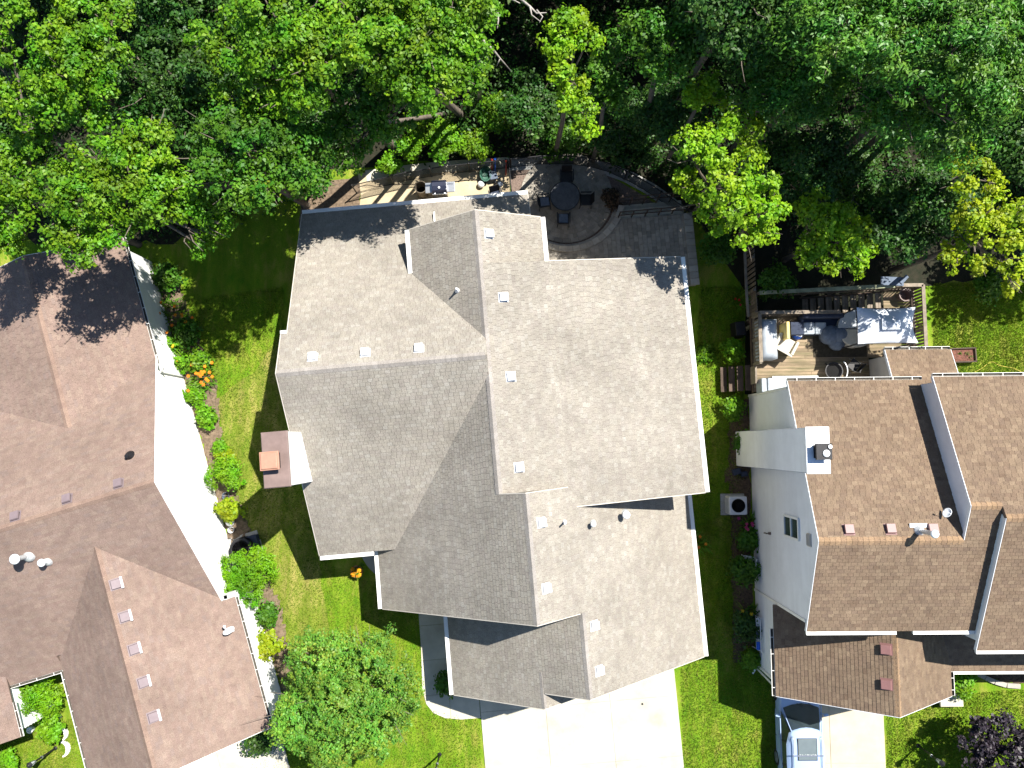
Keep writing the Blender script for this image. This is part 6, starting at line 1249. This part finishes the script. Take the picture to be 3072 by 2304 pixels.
# gazebo: frame, canvas and raised vent
cn = [(2570, 922), (2747, 921), (2755, 1029), (2574, 1032)]; GZ = DZ+2.15; cc_ = sum((at(x, y, GZ) for x, y in cn), Vector())/4
t = thing('gazebo', 'pale blue-grey canvas gazebo standing at the deck\'s stair corner', 'gazebo', (cc_.x, cc_.y, DZ)); go = Vector((cc_.x, cc_.y, DZ))
K = [at(x, y, GZ)-go for x, y in cn]; top = Vector((0, 0, GZ-DZ+.42)); b = MB(); n = 12; grid = []
for j in range(n+1):
    for i in range(n+1):
        s, r_ = i/n, j/n; p = (K[0]*(1-s)+K[1]*s)*(1-r_)+(K[3]*(1-s)+K[2]*s)*r_; e = max(abs(s-.5), abs(r_-.5))*2; ed = 1-e
        m2 = 4*max(s*(1-s) if abs(r_-.5)*2 >= e-1e-6 else 0, r_*(1-r_) if abs(s-.5)*2 >= e-1e-6 else 0)
        p = p*(1-.075*m2*(e**3)); p.z += .42*ed-.05*math.sin(math.pi*min(1, e))*1.0; grid.append(p)
b.add(grid, [(j*(n+1)+i, j*(n+1)+i+1, (j+1)*(n+1)+i+1, (j+1)*(n+1)+i) for j in range(n) for i in range(n)])
b.build('canopy', M['canvas'], t, smooth=True)
b = MB()
va = [K[i]*.30+Vector((0, 0, top.z*.70+.17)) for i in range(4)]; va = [Vector((p.x, p.y, GZ-DZ+.36)) for p in va]; pk = Vector((0, 0, GZ-DZ+.52)); b.add(va+[pk], [(0, 1, 4), (1, 2, 4), (2, 3, 4), (3, 0, 4)]); b.build('vent_flap', M['canvas'], t)
for p in K: b = MB(); b.tube([Vector((p.x*.96, p.y*.96, 0)), Vector((p.x*.96, p.y*.96, GZ-DZ-.02))], .03, 8); b.build('pole', M['black_metal'], t)
b = MB()
for i in range(4): b.tube([K[i]*.96+Vector((0, 0, -.06)), K[(i+1) % 4]*.96+Vector((0, 0, -.06))], .02, 6); b.tube([K[i]*.96+Vector((0, 0, -.06)), top-Vector((0, 0, .08))], .015, 6)
b.build('roof_frame', M['black_metal'], t)
def pot(label, x, y, z, r, h, mt):
    q = at(x, y, z+h); b = MB(); b.lathe([(r*.7, 0), (r, h), (r*1.08, h), (r*1.08, h-.05), (r*.86, h-.04), (r*.8, .08), (.001, .08)], n=22); o = b.build('planter', M[mt]); o.location = (q.x, q.y, z); return tag(o, label, 'planter')
pot('empty brown round planter in the deck\'s stair-landing corner', 2718, 884, DZ, .26, .45, 'brown_metal')
q = at(2683, 848, DZ+1.02); t = thing('loose_panels', 'grey loose boards lying across the deck corner railing', 'boards', (q.x, q.y, DZ+1.03), FR.a)
b = MB(); b.box((-.1, .06, .02), (.95, .36, .03), -.05); b.build('board', M['cushion_blue'], t); b = MB(); b.box((.38, .12, .06), (.42, .16, .03), .8); b.build('board', M['cushion_blue'], t)
q = at(2505, 1112, DZ+.5); t = thing('fire_pit', 'dark round fire bowl with a curved pale guard near the house wall', 'fire pit', (q.x, q.y, DZ))
b = MB(); b.lathe([(.12, .1), (.26, .2), (.36, .4), (.38, .42), (.34, .42), (.24, .26), (.001, .2)], n=22); b.build('bowl', M['black'], t)
b = MB(); b.lathe([(.001, .30), (.27, .28)], n=18); b.build('ash', M['dark_hole'], t)
for k in range(3): a = 2.1*k; b = MB(); b.tube([(.28*math.cos(a), .28*math.sin(a), .22), (.4*math.cos(a), .4*math.sin(a), 0)], .02, 6); b.build('leg', M['black_metal'], t)
b = MB(); b.tube([(.22+.3*math.cos(a), .45*math.sin(a), .52) for a in [math.radians(-60+k*15) for k in range(9)]], .025, 6); b.build('guard', M['grey_metal'], t)
q = at(2565, 1095, DZ+.5); t = thing('folding_chair', 'dark folding chair between the fire bowl and the small lean-to wall', 'chair', (q.x, q.y, DZ), math.radians(50))
b = MB(); b.box((0, 0, .42), (.44, .42, .03)); b.build('seat', M['black'], t); b = MB(); b.box((0, -.24, .68), (.44, .03, .34)); b.build('backrest', M['black'], t)
for s in (-1, 1):
    b = MB(); b.tube([(s*.23, .22, 0), (s*.23, -.22, .62), (s*.23, -.26, .86)], .014, 6); b.tube([(s*.23, -.24, 0), (s*.23, .2, .44)], .014, 6); b.build('side_frame', M['steel'], t)
q = at(2330, 1155, DZ+.85); t = thing('covered_cabinet', 'pale grey covered cabinet pressed against the brown house corner', 'covered cabinet', (q.x, q.y, DZ), FR.a)
b = MB(); b.box((.1, 0, .42), (.95, .62, .84), taper=.97); b.box((-.5, 0, .4), (.22, .6, .8)); b.build('cover', M['cover_grey'], t, bevel=.05)
b = MB(); b.box((.8, .32, .42), (1.9, .1, .84)); b.build('side_panel', M['grey_metal'], t)
# doormat-like dark rug on the boards
q = at(2520, 1040, DZ+.02); b = MB(); b.box((0, 0, .006), (2.3, .9, .012)); o = b.build('rug', mat('dark_olive_rug', (.05, .042, .028), .95, .25, 7, .2), bevel=0); o.location = (q.x, q.y, DZ+.002); o.rotation_euler = (0, 0, FR.a); tag(o, 'dark worn rug on the deck boards before the gazebo', 'rug')
# planter box and hose on the back lawn
q = at(2890, 1065, .35); t = thing('raised_planter', 'dark raised planter box with dry soil on the sunny back lawn', 'planter box', (q.x, q.y, 0), math.radians(2))
for x, y, w, h in ((0, .3, 1.15, .05), (0, -.3, 1.15, .05), (.55, 0, .05, .6), (-.55, 0, .05, .6)): b = MB(); b.box((x, y, .19), (w, h, .38)); b.build('plank', M['deck_dark'], t)
b = MB(); b.box((0, 0, .14), (1.06, .56, .26)); b.build('soil', M['mulch_red'], t)
rs = np.random.RandomState(4); leaf_object('seedlings', [(.2, .05, .32), (.35, -.1, .34), (-.1, .1, .3)], [.12, .12, .1], 25, .06, LEAF['mid'], rs, t)
cable('garden_hose', 'yellow hose curling over the sunny back lawn beside the planter box', 'hose', [(2920, 1118), (2945, 1105), (2965, 1090), (2980, 1086), (2995, 1095), (3015, 1100), (3040, 1105), (3075, 1120)], .012, M['hose_yellow'], .03)
q = at(2225, 985, .5); box_thing('compost_bin', 'nearly black bin in the shade outside the deck railing', 'bin', 2223, 985, 0, (.5, .7, .8), 'black', .1, .04, .9)

# ------------------------------------------------------------------ the car
co = FR.w(11.74, -12.08, .05)
car = thing('car', 'pale blue estate car with sunroof parked nose-in under the garage eave', 'car', (co.x, co.y, co.z), FR.a); car.scale = (.94, 1.0, 1.0)
def loft(secs, close=True):
    """skin a row of cross-sections (each a list of points) into one surface"""
    b = MB(); k = len(secs[0]); b.v = [tuple(p) for s in secs for p in s]
    for i in range(len(secs)-1):
        for j in range(k-1): b.f.append((i*k+j, i*k+j+1, (i+1)*k+j+1, (i+1)*k+j)); b.m.append(0)
    if close: b.f += [tuple(range(k))[::-1], tuple((len(secs)-1)*k+j for j in range(k))]; b.m += [0, 0]
    return b
def bsec(y, w, zb, zs, zt, crown=.03):
    """lower-body section: sill, belly line, shoulder, gently crowned top"""
    return [(-w*.92, y, zb), (-w*1.0, y, zb+.18), (-w*1.0, y, zs-.12), (-w*.97, y, zs), (-w*.88, y, zt-.01), (-w*.45, y, zt+crown*.8), (0, y, zt+crown), (w*.45, y, zt+crown*.8), (w*.88, y, zt-.01), (w*.97, y, zs), (w*1.0, y, zs-.12), (w*1.0, y, zb+.18), (w*.92, y, zb)]
body = loft([bsec(2.12, .66, .3, .6, .66), bsec(2.06, .78, .24, .68, .74), bsec(1.75, .88, .2, .8, .88), bsec(1.2, .92, .18, .88, .97), bsec(.86, .93, .18, .92, 1.01), bsec(.5, .93, .18, .94, 1.0, .0), bsec(-1.6, .93, .18, .97, 1.0, .0), bsec(-2.2, .90, .2, .97, 1.0, .0), bsec(-2.42, .84, .26, .86, .92, .0)])
ob = body.build('body', M['car'], car, smooth=True); sbm = ob.modifiers.new('smooth', 'SUBSURF'); sbm.levels = 1; sbm.render_levels = 2
def gsec(y0, wb, wt, zb, zt, bul=0.0):
    P = [(-wb, y0, zb), (-(wb*.35+wt*.65), y0, zb+(zt-zb)*.66), (-wt, y0, zt-.035), (-wt*.85, y0, zt-.004), (-wt*.4, y0, zt+.018), (0, y0, zt+.022), (wt*.4, y0, zt+.018), (wt*.85, y0, zt-.004), (wt, y0, zt-.035), (wb*.35+wt*.65, y0, zb+(zt-zb)*.66), (wb, y0, zb)]
    return [(x, y+bul*(1-(x/wt)**2), z) for x, y, z in P]
roof_ = loft([gsec(.10, .66, .60, 1.42, 1.525, .14), gsec(0, .72, .63, 1.40, 1.565, .11), gsec(-.5, .83, .64, 1.36, 1.60), gsec(-1.3, .83, .63, 1.36, 1.59), gsec(-2.0, .80, .60, 1.34, 1.53), gsec(-2.12, .78, .58, 1.3, 1.48)])
rf = roof_.build('roof', M['car'], car, smooth=True)
gl = MB()
W0 = [(-.80, .86, 1.0), (-.40, 1.0, 1.035), (0, 1.05, 1.045), (.40, 1.0, 1.035), (.80, .86, 1.0)]; W1 = [(-.60, .09, 1.49), (-.30, .20, 1.53), (0, .235, 1.54), (.30, .20, 1.53), (.60, .09, 1.49)]
mid_ = [tuple((Vector(a)+Vector(c))/2+Vector((0, .02, .03))) for a, c in zip(W0, W1)]
gl.add(W0+mid_+W1, [(i+5*j, i+1+5*j, i+6+5*j, i+5+5*j) for j in range(2) for i in range(4)]); gl.build('windscreen', M['glass'], car, smooth=True)
for s in (-1, 1):
    for y0, y1, y0t, y1t in ((.74, -.42, .02, -.42), (-.50, -1.38, -.50, -1.38), (-1.46, -2.12, -1.46, -1.98)):
        b = MB(); b.add([(s*.895, y0, 1.0), (s*.895, y1, 1.0), (s*.66, y1t, 1.48), (s*.66, y0t, 1.47)], [(0, 1, 2, 3)]); b.build('side_window', M['glass'], car)
    b = MB(); b.bar((s*.84, .84, 1.01), (s*.625, .06, 1.51), .03, .03); b.build('pillar', M['car'], car)
    for yy in (-.46, -1.42): b = MB(); b.bar((s*.895, yy, 1.0), (s*.65, yy, 1.5), .07, .04); b.build('pillar', M['black'], car)
    b = MB(); b.bar((s*.93, .95, .955), (s*.915, -2.1, .985), .03, .03); b.build('waist_rail', M['car'], car)
    b = MB(); b.tube([(s*.62, -.1, 1.60), (s*.62, -.2, 1.64), (s*.62, -1.7, 1.62), (s*.62, -1.8, 1.57)], .018, 7); b.build('roof_rail', M['steel'], car, smooth=True)
    m_ = MB(); m_.bar((s*.88, .62, 1.0), (s*1.02, .60, 1.05), .05, .04); m_.box((s*1.08, .58, 1.08), (.2, .10, .14), s*.2); m_.build('door_mirror', M['car'], car, bevel=.03)
    for y0, y1 in ((.62, -.44), (-.48, -1.36)):
        b = MB(); b.add([(s*.938, y0, .34), (s*.938, y1, .34), (s*.938, y1, .90), (s*.938, y0, .90), (s*.926, y0, .34), (s*.926, y1, .34), (s*.926, y1, .90), (s*.926, y0, .90)], [(0, 1, 2, 3), (7, 6, 5, 4), (0, 4, 5, 1), (1, 5, 6, 2), (2, 6, 7, 3), (3, 7, 4, 0)]); dr_ = b.build('door', M['car'], car, bevel=.006)
        b = MB(); b.bar((s*.955, y1+.08, .84), (s*.955, y1+.28, .84), .03, .03); b.build('handle', M['steel'], dr_)
    for y in (1.28, -1.42):
        b = MB(); b.tube([(s*.74, y, .32), (s*.945, y, .32)], .33, 22); wh = b.build('wheel', M['tyre'], car, bevel=.03)
        b = MB(); b.lathe([(.001, 0), (.2, .0), (.21, .012)], (0, 0, 0), 20); ri = MB()
        for k in range(5): a = 2*math.pi*k/5; ri.bar((s*.95, y, .32), (s*.95, y+.2*math.cos(a), .32+.2*math.sin(a)), .05, .02, up=(1, 0, 0))
        ri.tube([(s*.935, y, .32), (s*.95, y, .32)], .22, 20); ri.build('rim', M['steel'], wh)
    b = MB(); b.box((s*.62, 2.0, .68), (.3, .12, .12), -s*.25); b.build('headlight', M['lamp_glass'], car, bevel=.02)
b = MB(); b.box((0, -.62, 1.626), (.80, .84, .012)); b.build('sunroof', mat('grey_tinted_sunroof', (.13, .16, .17), .12, .05, 3, 0, spec=.6), rf, bevel=.004)
b = MB(); b.box((0, -.62, 1.620), (.86, .90, .014)); b.build('sunroof_frame', M['black'], rf, bevel=.02)
b = MB(); b.bar((-.68, -.86, 1.665), (.68, -.86, 1.665), .05, .022); b.build('roof_bar', M['steel'], car)
for x in (-.2, .3): b = MB(); b.tube([(x, 1.06, 1.06), (x+.42, .86, 1.15)], .009, 5); b.build('wiper', M['black'], car)
b = MB(); b.add([(-.6, -2.13, 1.46), (.6, -2.13, 1.46), (.76, -2.4, 1.0), (-.76, -2.4, 1.0)], [(0, 1, 2, 3)]); b.build('rear_window', M['glass'], car)
